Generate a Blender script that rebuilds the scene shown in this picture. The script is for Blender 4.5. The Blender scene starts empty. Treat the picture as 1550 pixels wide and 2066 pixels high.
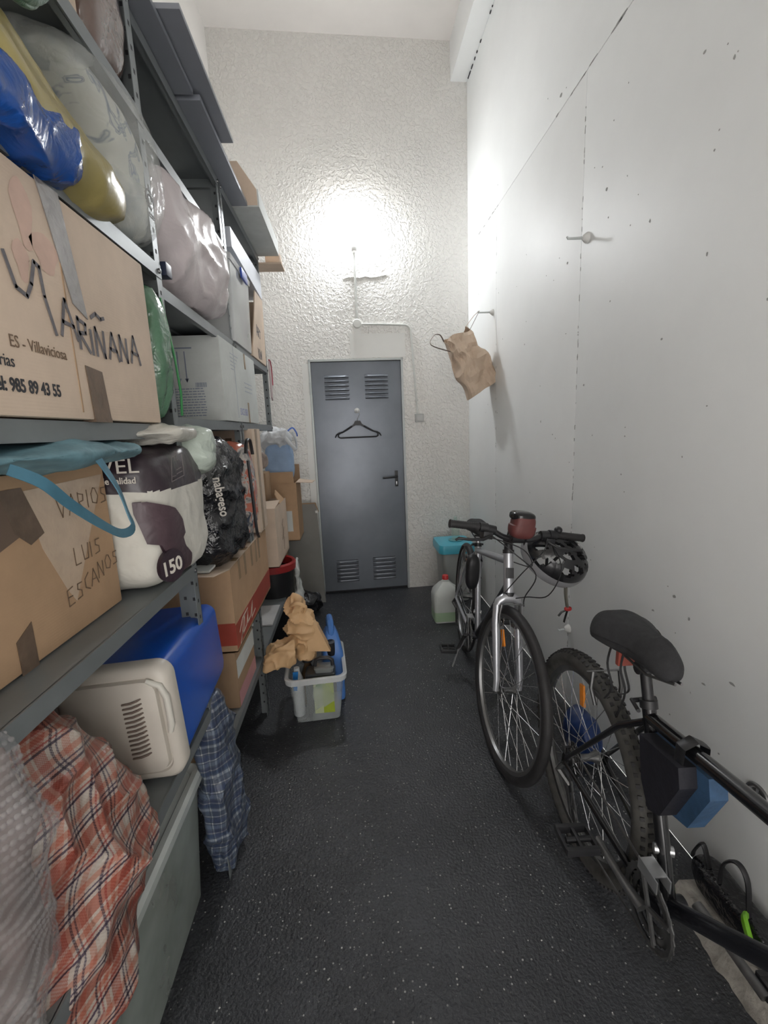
import bpy, bmesh, math, random
from math import sin, cos, pi, radians, sqrt, atan2
from mathutils import Vector, Matrix, noise
scene = bpy.context.scene
C = scene.collection

# ------------------------------------------------------------------ camera, world, lights, exposure
CAMZ = 1.438
cam_data = bpy.data.cameras.new('camera'); cam = bpy.data.objects.new('camera', cam_data); C.objects.link(cam)
pitch, yaw, roll = 0.1803, 0.0699, -0.0415
F = Vector((sin(yaw)*cos(pitch), cos(yaw)*cos(pitch), -sin(pitch))); r0 = Vector((cos(yaw), -sin(yaw), 0)); u0 = r0.cross(F)
rr = cos(roll)*r0 + sin(roll)*u0; uu = -sin(roll)*r0 + cos(roll)*u0
M = Matrix((rr, uu, -F)).transposed().to_4x4(); M.translation = Vector((0, 0, CAMZ)); cam.matrix_world = M
cam_data.sensor_fit = 'VERTICAL'; cam_data.sensor_height = 24.0; cam_data.sensor_width = 24.0*1550/2066
cam_data.lens = 904.67/2066*24.0; cam_data.clip_start = 0.02; cam_data.clip_end = 60
scene.camera = cam
w = bpy.data.worlds.new('world'); scene.world = w; w.use_nodes = True
w.node_tree.nodes['Background'].inputs[0].default_value = (1.0, .97, .94, 1)
w.node_tree.nodes['Background'].inputs[1].default_value = 2.3
scene.view_settings.view_transform = 'Standard'; scene.view_settings.look = 'None'
scene.view_settings.exposure = 0.86; scene.view_settings.gamma = 1.0; scene.view_settings.use_curve_mapping = False
LAMP_POWER = 150.0      # emission strength of the bulb's glass

# ------------------------------------------------------------------ room numbers
XL, XR, YB0, YBK, H = -.876, 1.059, 3.904, .043, 4.334     # left wall, right wall, back wall y = YB0 + YBK x, ceiling
def yb(x): return YB0 + YBK*x

# ------------------------------------------------------------------ materials
MATS = {}
def nt(name):
    m = bpy.data.materials.new(name); m.use_nodes = True
    t = m.node_tree; b = t.nodes['Principled BSDF']; return m, t, b
def N(t, kind, **kw):
    n = t.nodes.new(kind)
    for k, v in kw.items():
        if k.startswith('i_'): n.inputs[k[2:].replace('_', ' ')].default_value = v
        else: setattr(n, k, v)
    return n
def coords(t, out='Object', scale=(1, 1, 1)):
    tc = N(t, 'ShaderNodeTexCoord'); mp = N(t, 'ShaderNodeMapping'); mp.inputs['Scale'].default_value = scale
    t.links.new(tc.outputs[out], mp.inputs[0]); return mp.outputs[0]
def ramp(t, fac, stops):
    r = N(t, 'ShaderNodeValToRGB'); e = r.color_ramp.elements
    while len(e) > 1: e.remove(e[-1])
    e[0].position = stops[0][0]; e[0].color = (*stops[0][1], 1)
    for p, c in stops[1:]:
        x = e.new(p); x.color = (*c, 1)
    t.links.new(fac, r.inputs[0]); return r.outputs[0]
def mul(c, k): return tuple(min(1, a*k) for a in c)
def mat(name, col, rough=.6, metal=0, var=.12, vs=6, bump=0, bs=60, bd=.002, alpha=1, spec=.5, sc=(1, 1, 1), trans=0, coat=0, ridged=False, sss=0):
    if name in MATS: return MATS[name]
    m, t, b = nt(name); v = coords(t, scale=sc)
    n = N(t, 'ShaderNodeTexNoise', i_Scale=vs, i_Detail=4.0, i_Roughness=.6); t.links.new(v, n.inputs['Vector'])
    c = ramp(t, n.outputs[0], [(.28, mul(col, 1-var)), (.72, mul(col, 1+var))])
    t.links.new(c, b.inputs['Base Color'])
    b.inputs['Roughness'].default_value = rough; b.inputs['Metallic'].default_value = metal
    b.inputs['Specular IOR Level'].default_value = spec; b.inputs['Alpha'].default_value = alpha
    b.inputs['Transmission Weight'].default_value = trans; b.inputs['Coat Weight'].default_value = coat
    if bump:
        n2 = N(t, 'ShaderNodeTexNoise', i_Scale=bs, i_Detail=3.0, i_Roughness=.55, i_Distortion=.4)
        if ridged: n2.noise_type = 'RIDGED_MULTIFRACTAL'
        t.links.new(v, n2.inputs['Vector'])
        bp = N(t, 'ShaderNodeBump', i_Strength=bump, i_Distance=bd); t.links.new(n2.outputs[0], bp.inputs['Height'])
        t.links.new(bp.outputs[0], b.inputs['Normal'])
    MATS[name] = m; return m
def film(name, col, a=.35, rough=.18, bump=.8, bs=18, bd=.01, tex='noise', milky=0):
    """thin plastic film: part see-through, part glossy"""
    if name in MATS: return MATS[name]
    m, t, b = nt(name); v = coords(t)
    b.inputs['Roughness'].default_value = rough; b.inputs['Base Color'].default_value = (*col, 1)
    n = N(t, 'ShaderNodeTexNoise', i_Scale=bs*.5, i_Detail=3.0); t.links.new(v, n.inputs['Vector'])
    mr = N(t, 'ShaderNodeMapRange'); mr.inputs[1].default_value = .3; mr.inputs[2].default_value = .7
    mr.inputs[3].default_value = max(0, a-.12); mr.inputs[4].default_value = min(1, a+.15)
    t.links.new(n.outputs[0], mr.inputs[0]); t.links.new(mr.outputs[0], b.inputs['Alpha'])
    if tex == 'bubble':
        n2 = N(t, 'ShaderNodeTexVoronoi', i_Scale=bs); t.links.new(v, n2.inputs['Vector']); h = n2.outputs[0]
    else:
        n2 = N(t, 'ShaderNodeTexNoise', i_Scale=bs, i_Detail=4.0, i_Distortion=1.2); t.links.new(v, n2.inputs['Vector']); h = n2.outputs[0]
    bp = N(t, 'ShaderNodeBump', i_Strength=bump, i_Distance=bd); t.links.new(h, bp.inputs['Height']); t.links.new(bp.outputs[0], b.inputs['Normal'])
    MATS[name] = m; return m
def cardboard(name, col=(.47, .31, .19), k=1.0):
    if name in MATS: return MATS[name]
    m, t, b = nt(name); v = coords(t)
    n = N(t, 'ShaderNodeTexNoise', i_Scale=5.0, i_Detail=6.0, i_Roughness=.65); t.links.new(v, n.inputs['Vector'])
    c = ramp(t, n.outputs[0], [(.3, mul(col, .86*k)), (.7, mul(col, 1.08*k))]); t.links.new(c, b.inputs['Base Color'])
    b.inputs['Roughness'].default_value = .75; b.inputs['Specular IOR Level'].default_value = .25
    mp = N(t, 'ShaderNodeTexWave', i_Scale=60.0, i_Distortion=.5, bands_direction='Z'); t.links.new(v, mp.inputs['Vector'])
    bp = N(t, 'ShaderNodeBump', i_Strength=.06, i_Distance=.001); t.links.new(mp.outputs[1], bp.inputs['Height'])
    n3 = N(t, 'ShaderNodeTexNoise', i_Scale=9.0, i_Detail=2.0); t.links.new(v, n3.inputs['Vector'])
    b2 = N(t, 'ShaderNodeBump', i_Strength=.35, i_Distance=.008); t.links.new(n3.outputs[0], b2.inputs['Height']); t.links.new(bp.outputs[0], b2.inputs['Normal'])
    t.links.new(b2.outputs[0], b.inputs['Normal'])
    MATS[name] = m; return m
def plaid(name, base, bands, scale=(1, 1), weave=260.0):
    """woven checked plastic: bands = [(position, width, colour)] along both cloth axes of the UV layer"""
    if name in MATS: return MATS[name]
    m, t, b = nt(name)
    tc = N(t, 'ShaderNodeTexCoord'); sp = N(t, 'ShaderNodeSeparateXYZ'); t.links.new(tc.outputs['UV'], sp.inputs[0])
    wn = N(t, 'ShaderNodeTexNoise', i_Scale=500.0); t.links.new(tc.outputs['UV'], wn.inputs['Vector'])
    cols = []
    for ax, s in ((0, scale[0]), (1, scale[1])):
        q = N(t, 'ShaderNodeMath', operation='MULTIPLY'); q.inputs[1].default_value = s; t.links.new(sp.outputs[ax], q.inputs[0])
        f = N(t, 'ShaderNodeMath', operation='FRACT'); t.links.new(q.outputs[0], f.inputs[0])
        j = N(t, 'ShaderNodeMath', operation='MULTIPLY_ADD'); t.links.new(wn.outputs[0], j.inputs[0]); j.inputs[1].default_value = .03; t.links.new(f.outputs[0], j.inputs[2])
        r = N(t, 'ShaderNodeValToRGB'); r.color_ramp.interpolation = 'CONSTANT'; e = r.color_ramp.elements
        e[0].position = 0; e[0].color = (*base, 1)
        e.remove(e[1])
        for p0, wd, cc in bands:
            a = e.new(p0); a.color = (*cc, 1); a2 = e.new(min(.999, p0+wd)); a2.color = (*base, 1)
        t.links.new(j.outputs[0], r.inputs[0]); cols.append(r.outputs[0])
    mx = N(t, 'ShaderNodeMix', data_type='RGBA', blend_type='MULTIPLY'); gm = N(t, 'ShaderNodeGamma'); gm.inputs[1].default_value = .60
    wv = N(t, 'ShaderNodeTexChecker', i_Scale=weave); t.links.new(tc.outputs['UV'], wv.inputs[0])
    mr = N(t, 'ShaderNodeMapRange'); mr.inputs[3].default_value = .86; mr.inputs[4].default_value = 1.0; t.links.new(wv.outputs[1], mr.inputs[0])
    t.links.new(mr.outputs[0], mx.inputs[0]); t.links.new(cols[0], mx.inputs[6]); t.links.new(cols[1], mx.inputs[7])
    t.links.new(mx.outputs[2], gm.inputs[0]); t.links.new(gm.outputs[0], b.inputs['Base Color'])
    b.inputs['Roughness'].default_value = .30
    bp = N(t, 'ShaderNodeBump', i_Strength=.5, i_Distance=.002); t.links.new(wv.outputs[1], bp.inputs['Height'])
    n3 = N(t, 'ShaderNodeTexNoise', i_Scale=22.0, i_Detail=3.0, i_Distortion=.8); t.links.new(tc.outputs['Object'], n3.inputs['Vector'])
    b2 = N(t, 'ShaderNodeBump', i_Strength=.7, i_Distance=.01); t.links.new(n3.outputs[0], b2.inputs['Height']); t.links.new(bp.outputs[0], b2.inputs['Normal'])
    t.links.new(b2.outputs[0], b.inputs['Normal'])
    MATS[name] = m; return m

def wall_mat(name, col, bump, bs, bd, rough=.45, var=.05, vor=False, spec=.5):
    m, t, b = nt(name); v = coords(t)
    n = N(t, 'ShaderNodeTexNoise', i_Scale=1.3, i_Detail=5.0, i_Roughness=.6); t.links.new(v, n.inputs['Vector'])
    c = ramp(t, n.outputs[0], [(.3, mul(col, 1-var)), (.7, mul(col, 1+var))]); t.links.new(c, b.inputs['Base Color'])
    b.inputs['Roughness'].default_value = rough; b.inputs['Specular IOR Level'].default_value = spec
    n2 = N(t, 'ShaderNodeTexNoise', i_Scale=bs, i_Detail=2.5, i_Roughness=.5, i_Distortion=.6); t.links.new(v, n2.inputs['Vector'])
    bp = N(t, 'ShaderNodeBump', i_Strength=bump, i_Distance=bd); h = n2.outputs[0]
    if vor:
        mr = N(t, 'ShaderNodeMapRange', interpolation_type='SMOOTHSTEP'); mr.inputs[1].default_value = .42; mr.inputs[2].default_value = .62
        t.links.new(h, mr.inputs[0]); h = mr.outputs[0]
    t.links.new(h, bp.inputs['Height']); t.links.new(bp.outputs[0], b.inputs['Normal'])
    return m
m_back = wall_mat('gotele_plaster', (.80, .785, .75), .75, 42.0, .006, rough=.32, vor=True)
m_left = wall_mat('left_plaster', (.82, .80, .77), .35, 30.0, .003, rough=.5)
m_right = wall_mat('painted_concrete', (.86, .875, .87), .25, 9.0, .003, rough=.5, var=.04)
m_ceil = wall_mat('ceiling_paint', (.82, .79, .76), .25, 6.0, .003, rough=.7)
def floor_mat():
    m, t, b = nt('asphalt'); v = coords(t)
    n = N(t, 'ShaderNodeTexNoise', i_Scale=2.2, i_Detail=7.0, i_Roughness=.65); t.links.new(v, n.inputs['Vector'])
    c = ramp(t, n.outputs[0], [(.3, (.014, .015, .018)), (.7, (.048, .051, .058))])
    vo = N(t, 'ShaderNodeTexVoronoi', i_Scale=85.0, i_Randomness=1.0); t.links.new(v, vo.inputs['Vector'])
    sz = N(t, 'ShaderNodeMath', operation='LESS_THAN'); sz.inputs[1].default_value = .23; t.links.new(vo.outputs['Distance'], sz.inputs[0])
    sep = N(t, 'ShaderNodeSeparateColor'); t.links.new(vo.outputs['Color'], sep.inputs[0])
    pick = N(t, 'ShaderNodeMath', operation='GREATER_THAN'); pick.inputs[1].default_value = .74; t.links.new(sep.outputs[0], pick.inputs[0])
    q = N(t, 'ShaderNodeMath', operation='MULTIPLY'); t.links.new(sz.outputs[0], q.inputs[0]); t.links.new(pick.outputs[0], q.inputs[1])
    br = N(t, 'ShaderNodeMath', operation='MULTIPLY'); t.links.new(q.outputs[0], br.inputs[0]); t.links.new(sep.outputs[1], br.inputs[1])
    mx = N(t, 'ShaderNodeMix', data_type='RGBA'); t.links.new(br.outputs[0], mx.inputs[0]); t.links.new(c, mx.inputs[6]); mx.inputs[7].default_value = (.42, .42, .40, 1)
    t.links.new(mx.outputs[2], b.inputs['Base Color']); b.inputs['Roughness'].default_value = .42; b.inputs['Specular IOR Level'].default_value = .6
    n2 = N(t, 'ShaderNodeTexNoise', i_Scale=110.0, i_Detail=3.0); t.links.new(v, n2.inputs['Vector'])
    bp = N(t, 'ShaderNodeBump', i_Strength=.9, i_Distance=.006); t.links.new(n2.outputs[0], bp.inputs['Height'])
    t.links.new(bp.outputs[0], b.inputs['Normal']); return m
m_floor = floor_mat()
m_steel = mat('grey_rack_steel', (.21, .228, .235), .42, .35, .08, 8, .1, 200, .0005)
m_steel_d = mat('blue_grey_sheet_steel', (.27, .285, .32), .4, .4, .06, 5)
m_hole = mat('dark_slot', (.03, .03, .035), .8, 0, .05)
m_card = cardboard('cardboard'); m_card2 = cardboard('cardboard_pale', (.64, .51, .40)); m_card3 = cardboard('cardboard_brown', (.36, .24, .15))
m_white_card = cardboard('white_cardboard', (.60, .62, .60)); m_kraft = cardboard('kraft_paper', (.62, .43, .27))
m_ink = mat('grey_marker_ink', (.13, .12, .13), .7, 0, .3, 40); m_black_ink = mat('black_print', (.02, .02, .025), .6, 0, .05)
m_fade_ink = mat('faded_brown_ink', (.17, .11, .07), .8, 0, .3, 60)
m_tape = mat('brown_packing_tape', (.14, .095, .065), .3, 0, .25, 30, .5, 30, .003, spec=.5)
m_tape_g = mat('grey_packing_tape', (.19, .17, .16), .12, 0, .2, 20, .6, 40, .003, spec=.8)
m_tape_c = mat('tan_tape', (.36, .25, .15), .2, 0, .1, 20)
m_bike_silver = mat('silver_bike_paint', (.50, .51, .54), .28, .55, .05, 5)
m_bike_dark = mat('dark_grey_bike_paint', (.07, .07, .08), .3, .4, .1, 5)
m_black_pl = mat('black_plastic', (.018, .018, .02), .42, 0, .2, 10)
m_rubber = mat('tyre_rubber', (.022, .021, .022), .62, 0, .3, 30, .4, 120, .001)
m_dusty = mat('dusty_rubber', (.062, .060, .055), .8, 0, .4, 25)
m_alu = mat('aluminium', (.62, .63, .64), .3, .85, .08, 20)
m_alu_dk = mat('dull_metal', (.16, .16, .16), .4, .8, .25, 30)
m_spoke = mat('spoke_steel', (.75, .76, .78), .25, .9, .03)
m_orange = mat('orange_reflector', (.85, .28, .03), .2, 0, .1, 60, .4, 300, .001)
m_white_pl = mat('white_plastic', (.70, .70, .68), .35, 0, .04)
m_grey_foam = mat('black_knit_fabric', (.02, .02, .022), .85, 0, .3, 60, .5, 400, .001)

# ------------------------------------------------------------------ mesh builder
ROOT = {}
class MB:
    def __init__(s): s.v = []; s.f = []; s.mi = []; s.uv = None
    def add(s, vs, fs, mi=0, M=None):
        o = len(s.v)
        for p in vs:
            p = Vector(p); s.v.append(M @ p if M else p)
        for f in fs: s.f.append([i+o for i in f]); s.mi.append(mi)
        return s
    def box(s, x0, x1, y0, y1, z0, z1, mi=0, M=None, bev=0):
        if bev:
            b = bev; vs = []; 
            bm = bmesh.new(); bmesh.ops.create_cube(bm, size=1)
            for q in bm.verts: q.co = Vector(((x0+x1)/2+q.co.x*(x1-x0), (y0+y1)/2+q.co.y*(y1-y0), (z0+z1)/2+q.co.z*(z1-z0)))
            bmesh.ops.bevel(bm, geom=bm.edges[:], offset=b, segments=2, affect='EDGES', profile=.7)
            bm.verts.index_update(); s.add([q.co.copy() for q in bm.verts], [[q.index for q in f.verts] for f in bm.faces], mi, M); bm.free(); return s
        vs = [(x0, y0, z0), (x1, y0, z0), (x1, y1, z0), (x0, y1, z0), (x0, y0, z1), (x1, y0, z1), (x1, y1, z1), (x0, y1, z1)]
        return s.add(vs, [(0, 3, 2, 1), (4, 5, 6, 7), (0, 1, 5, 4), (1, 2, 6, 5), (2, 3, 7, 6), (3, 0, 4, 7)], mi, M)
    def tube(s, pts, r, n=10, mi=0, M=None, cap=True, closed=False, flat=None):
        pts = [Vector(p) for p in pts]; k = len(pts); rs = r if isinstance(r, (list, tuple)) else [r]*k
        up = None; rings = []
        for i, p in enumerate(pts):
            a = pts[(i-1) % k] if closed or i > 0 else p; b = pts[(i+1) % k] if closed or i < k-1 else p
            d = (b-a); d = d.normalized() if d.length > 1e-9 else Vector((0, 0, 1))
            if up is None: up = Vector((0, 0, 1)) if abs(d.z) < .9 else Vector((1, 0, 0))
            x = up.cross(d)
            if x.length < 1e-6: x = Vector((1, 0, 0)).cross(d)
            x.normalize(); y = d.cross(x).normalized(); up = y
            f1, f2 = flat if flat else (1, 1)
            rings.append([p + rs[i]*(cos(2*pi*j/n)*x*f1 + sin(2*pi*j/n)*y*f2) for j in range(n)])
        vs = [q for g in rings for q in g]; fs = []
        for i in range(k if closed else k-1):
            a = i*n; b = ((i+1) % k)*n
            for j in range(n): fs.append((a+j, a+(j+1) % n, b+(j+1) % n, b+j))
        if cap and not closed: fs.append(tuple(range(n))[::-1]); fs.append(tuple(range((k-1)*n, k*n)))
        return s.add(vs, fs, mi, M)
    def cyl(s, a, b, r, n=16, mi=0, M=None, r2=None): return s.tube([a, b], [r, r if r2 is None else r2], n, mi, M)
    def lathe(s, prof, n=24, mi=0, M=None, sx=1, sy=1, pw=1.0):
        """profile [(r, z)] about Z; pw>1 makes it squarer"""
        vs = []; fs = []; k = len(prof)
        for (r, z) in prof:
            for j in range(n):
                a = 2*pi*j/n; c, q = cos(a), sin(a); e = 1 if pw == 1 else 1/((abs(c)**pw + abs(q)**pw)**(1/pw))
                vs.append((r*c*e*sx, r*q*e*sy, z))
        for i in range(k-1):
            for j in range(n): fs.append((i*n+j, i*n+(j+1) % n, (i+1)*n+(j+1) % n, (i+1)*n+j))
        if prof[0][0] > 1e-6: fs.append(tuple(range(n))[::-1])
        if prof[-1][0] > 1e-6: fs.append(tuple(range((k-1)*n, k*n)))
        return s.add(vs, fs, mi, M)
    def prism(s, poly, d0, d1, axis='y', mi=0, M=None):
        """poly of 2D points extruded along an axis"""
        n = len(poly)
        def P(a, b, d): return {'y': (a, d, b), 'x': (d, a, b), 'z': (a, b, d)}[axis]
        vs = [P(a, b, d0) for a, b in poly]+[P(a, b, d1) for a, b in poly]
        fs = [tuple(range(n))[::-1], tuple(range(n, 2*n))]+[(i, (i+1) % n, n+(i+1) % n, n+i) for i in range(n)]
        return s.add(vs, fs, mi, M)
    def grid(s, nu, nv, fn, mi=0, M=None, uvfn=None, thick=0):
        vs = [fn(i/nu, j/nv) for j in range(nv+1) for i in range(nu+1)]
        fs = [(j*(nu+1)+i, j*(nu+1)+i+1, (j+1)*(nu+1)+i+1, (j+1)*(nu+1)+i) for j in range(nv) for i in range(nu)]
        return s.add(vs, fs, mi, M)
    def soft(s, c, h, e=5, n=22, wr=.02, ws=4, seed=0, fold=0, fs_=3, deform=None, mi=0, M=None):
        """cushion-like closed body: superellipsoid with wrinkles (wr) and sharp folds (fold)"""
        c = Vector(c); o = Vector((seed*7.3, seed*3.1, seed*1.7)); key = {}; vs = []; fs = []
        def vid(p):
            k = (round(p[0], 5), round(p[1], 5), round(p[2], 5))
            if k in key: return key[k]
            x, y, z = p; L = (abs(x)**e+abs(y)**e+abs(z)**e)**(1/e); q = Vector((x/L, y/L, z/L))
            P = Vector((q.x*h[0], q.y*h[1], q.z*h[2])); d = Vector((q.x/h[0], q.y/h[1], q.z/h[2])).normalized()
            if deform: P = Vector(deform(P, q))
            a = noise.noise((P+o)*ws)*wr + noise.noise((P+o)*ws*2.7)*wr*.4
            if fold:
                w1 = 1-abs(noise.noise((P*1.0+o*2)*fs_))*2.2; a += fold*(max(0, w1)**2-.45)
                w2 = 1-abs(noise.noise((P*1.0+o*3)*fs_*2.3))*2.2; a += fold*.45*(max(0, w2)**2-.4)
            key[k] = len(vs); vs.append(c+P+d*a); return key[k]
        for ax in range(3):
            for sg in (-1, 1):
                for i in range(n):
                    for j in range(n):
                        qd = []
                        for (di, dj) in ((0, 0), (1, 0), (1, 1), (0, 1)):
                            a = math.tan((-1+2*(i+di)/n)*pi/4); b = math.tan((-1+2*(j+dj)/n)*pi/4)
                            p = [0, 0, 0]; p[ax] = sg; p[(ax+1) % 3] = a; p[(ax+2) % 3] = b; qd.append(vid(p))
                        fs.append(qd if sg > 0 else qd[::-1])
        return s.add(vs, fs, mi, M)
    def build(s, name, mats, parent=None, smooth=True, uv=None, ang=38, kind=None):
        if not isinstance(mats, (list, tuple)): mats = [mats]
        me = bpy.data.meshes.new(name); off = Vector((0, 0, 0))
        if parent is None:
            xs = [p.x for p in s.v]; ys = [p.y for p in s.v]; zs = [p.z for p in s.v]
            off = Vector(((min(xs)+max(xs))/2, (min(ys)+max(ys))/2, min(zs)))
        else: off = ROOT.get(parent.name, Vector((0, 0, 0)))
        me.from_pydata([tuple(p-off) for p in s.v], [], s.f)
        for m in mats: me.materials.append(m)
        me.polygons.foreach_set('material_index', s.mi)
        if uv:
            L = me.uv_layers.new(name='UVMap')
            for lp in me.loops: L.data[lp.index].uv = uv(s.v[lp.vertex_index])
        if smooth:
            me.polygons.foreach_set('use_smooth', [True]*len(me.polygons)); me.set_sharp_from_angle(angle=radians(ang))
        me.update(); me.validate()
        o = bpy.data.objects.new(name, me); C.objects.link(o)
        if parent is None: o.location = off; ROOT[o.name] = off
        else: o.parent = parent; ROOT[o.name] = off
        if kind: o['kind'] = kind
        return o
def tag(o, label, cat, group=None):
    o['label'] = label; o['category'] = cat
    if group: o['group'] = group
    return o
def lab(o, label): o['label'] = label; return o
def thing(name, label, cat, loc, group=None, M=None):
    o = bpy.data.objects.new(name, None); C.objects.link(o); o.empty_display_size = .05
    if M is not None: o.matrix_world = M; ROOT[o.name] = Vector((0, 0, 0))
    else: o.location = loc; ROOT[o.name] = Vector(loc)
    return tag(o, label, cat, group)
def struct(o): o['kind'] = 'structure'; return o
def B(name, m, x0, x1, y0, y1, z0, z1, parent=None, bev=0, **k): return MB().box(x0, x1, y0, y1, z0, z1, bev=bev).build(name, m, parent, **k)
def text(name, s, size, M, m, parent, sx=1.0, depth=.0006, bold=0, shear=0, align='LEFT'):
    """printed words as thin raised letters; M places local x = reading direction, y = up, z = outward"""
    cu = bpy.data.curves.new('t', 'FONT'); cu.body = s; cu.size = size; cu.extrude = depth/2; cu.offset = bold; cu.shear = shear; cu.align_x = align
    cu.resolution_u = 3
    t = bpy.data.objects.new('t', cu); C.objects.link(t); dg = bpy.context.evaluated_depsgraph_get()
    me = bpy.data.meshes.new_from_object(t.evaluated_get(dg)); bpy.data.objects.remove(t)
    off = ROOT.get(parent.name, Vector((0, 0, 0)))
    T = Matrix.Translation(-off) @ M @ Matrix.Diagonal((sx, 1, 1, 1)); me.transform(T)
    me.materials.clear(); me.materials.append(m)
    o = bpy.data.objects.new(name, me); C.objects.link(o); o.parent = parent; ROOT[o.name] = off; return o
def frame(o, x, y):
    x = Vector(x).normalized(); y = Vector(y); y = (y-x*y.dot(x)).normalized(); z = x.cross(y)
    m = Matrix((x, y, z)).transposed().to_4x4(); m.translation = Vector(o); return m
def FX(x, y, z, tilt=0): return frame((x, y, z), (0, cos(tilt), sin(tilt)), (0, -sin(tilt), cos(tilt)))        # on a face looking along +x
def FY(x, y, z, tilt=0): return frame((x, y, z), (cos(tilt), 0, sin(tilt)), (-sin(tilt), 0, cos(tilt)))        # on a face looking along -y
def strokes(name, lines, M, wd, m, parent, t=.0006, kind=None):
    b = MB()
    for ln in lines:
        p = [Vector((a, c, 0)) for a, c in ln]
        for i in range(len(p)-1):
            d = (p[i+1]-p[i]); 
            if d.length < 1e-6: continue
            d.normalize(); q = Vector((-d.y, d.x, 0))*wd/2; a = p[i]-d*wd*.3; c = p[i+1]+d*wd*.3
            vs = [a-q, c-q, c+q, a+q]; vs = vs+[k+Vector((0, 0, t)) for k in vs]
            b.add(vs, [(0, 3, 2, 1), (4, 5, 6, 7), (0, 1, 5, 4), (1, 2, 6, 5), (2, 3, 7, 6), (3, 0, 4, 7)], 0, M)
    return b.build(name, m, parent, smooth=False, kind=kind)

# ================================================================== THE ROOM
YN = -1.5
fl = struct(MB().grid(60, 90, lambda u, v: (XL+(XR-XL)*u, YN+(4.1-YN)*v, 0.0)).build('floor', m_floor))
struct(MB().box(XL-.1, XR+.1, YN, 4.1, H, H+.1).build('ceiling', m_ceil, smooth=False))
struct(MB().box(XL-.1, XL, YN, 4.1, 0, H).build('wall_left', m_left, smooth=False))
# back wall with the door opening
DX0, DX1, DZ = -.305, .486, 2.034
bw = MB()
def bwbox(x0, x1, z0, z1, t=.12): bw.add([(x0, yb(x0), z0), (x1, yb(x1), z0), (x1, yb(x1)+t, z0), (x0, yb(x0)+t, z0), (x0, yb(x0), z1), (x1, yb(x1), z1), (x1, yb(x1)+t, z1), (x0, yb(x0)+t, z1)], [(0, 3, 2, 1), (4, 5, 6, 7), (0, 1, 5, 4), (1, 2, 6, 5), (2, 3, 7, 6), (3, 0, 4, 7)])
bwbox(XL, DX0, 0, H); bwbox(DX1, XR, 0, H); bwbox(DX0, DX1, DZ, H)
bw.box(DX0-.2, DX1+.2, 4.02, 4.1, 0, DZ+.2)  # slab added behind the door, stops world light leaking in around it
wb = struct(bw.build('wall_back', m_back, smooth=False))
# smoother plaster patch above the door and along the jambs, a little proud of the rough coat
pm = wall_mat('smooth_patch', (.76, .76, .73), .2, 16.0, .002, rough=.4)
def onback(x, z, d=0): return Vector((x, yb(x)-d, z))
ANG = math.atan(YBK); RB = Matrix.Rotation(ANG, 4, 'Z')
def MBK(x, z, d=0):
    m = RB.copy(); m.translation = onback(x, z, d); return m      # local x along wall, y into wall, z up
pt = MB(); pt.box(-.02, .44, -.003, .0005, 0, .19, M=MBK(.07, DZ+.005)); pt.box(.0, .06, -.0035, .0005, 0, .26, M=MBK(.085, DZ+.01)); pt.build('plaster_patch', pm, wb, smooth=False)
pt = MB(); pt.box(-.05, .0, -.003, .0005, 0, 2.0, M=MBK(DX0-.002, 0)); pt.build('jamb_plaster', pm, wb, smooth=False)
ck = MB()
pts = [onback(.02+i*.045, 2.652+.012*sin(i*.9)+.02*(i > 3)-.0*i, .003) for i in range(9)]
ck.tube(pts, [.002, .005, .006, .006, .007, .006, .006, .005, .002], 6, flat=(1, 1)); ck.build('plaster_ridge', m_back, wb)
# unseen front wall behind the camera; its opening is added to let in fill light
nw = MB(); nw.box(XL, -.7, YN-.1, YN, 0, H); nw.box(.9, XR, YN-.1, YN, 0, H); nw.box(-.7, .9, YN-.1, YN, 2.5, H)
struct(nw.build('wall_front', m_left, smooth=False))
# right wall: precast panels with open joints over a backing
wr_ = struct(MB().box(XR+.012, XR+.1, YN, 4.1, 0, H).build('wall_right', m_right, smooth=False))
YJ = [YN, .35, 2.066, 3.22, yb(XR)+.02]; ZJ = 2.862; g = .0009
for i in range(4):
    B('panel', m_right, XR, XR+.014, YJ[i]+g, YJ[i+1]-g, 0, ZJ-g, wr_, bev=.0018)
B('panel', m_right, XR, XR+.014, YN, yb(XR)+.02, ZJ+g, H, wr_, bev=.0018)
# chipped edges of the joints and small pits in the paint
rnd = random.Random(5); ch = MB()
def pit(y, z, a, b, x=XR, rot=0):
    if a > .005 and b > .005: a *= .6; b *= .6
    n = 7; vs = []
    for k in range(n):
        t = 2*pi*k/n; r_ = rnd.uniform(.7, 1.15); u_, v_ = a*cos(t)*r_, b*sin(t)*r_
        vs.append((x-.0008, y+u_*cos(rot)-v_*sin(rot), z+u_*sin(rot)+v_*cos(rot)))
    ch.add(vs+[(x+.0015, p[1], p[2]) for p in vs], [tuple(range(n))[::-1]]+[(i, (i+1) % n, n+(i+1) % n, n+i) for i in range(n)])
for (y, z, a, b) in [(2.304, 2.922, .02, .013), (1.88, 2.33, .012, .012), (2.19, 2.17, .014, .01), (1.22, 2.72, .008, .01), (1.19, 2.62, .01, .008), (1.29, 2.36, .007, .01), (1.85, 2.55, .006, .006),
                     (1.40, 2.45, .006, .005), (1.6, 2.1, .005, .006), (1.35, .85, .014, .01), (1.28, .80, .008, .01), (1.45, .76, .006, .004), (1.33, 1.9, .004, .006), (1.5, 1.7, .006, .004), (1.2, .62, .016, .006), (1.1, .68, .018, .008),
                     (2.0, 1.6, .006, .005), (2.45, 1.45, .008, .01), (2.3, 1.38, .004, .004), (2.7, 1.9, .005, .004), (1.17, .42, .012, .006), (1.25, .3, .01, .006), (1.12, .25, .03, .02)]: pit(y, z, a, b)
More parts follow.
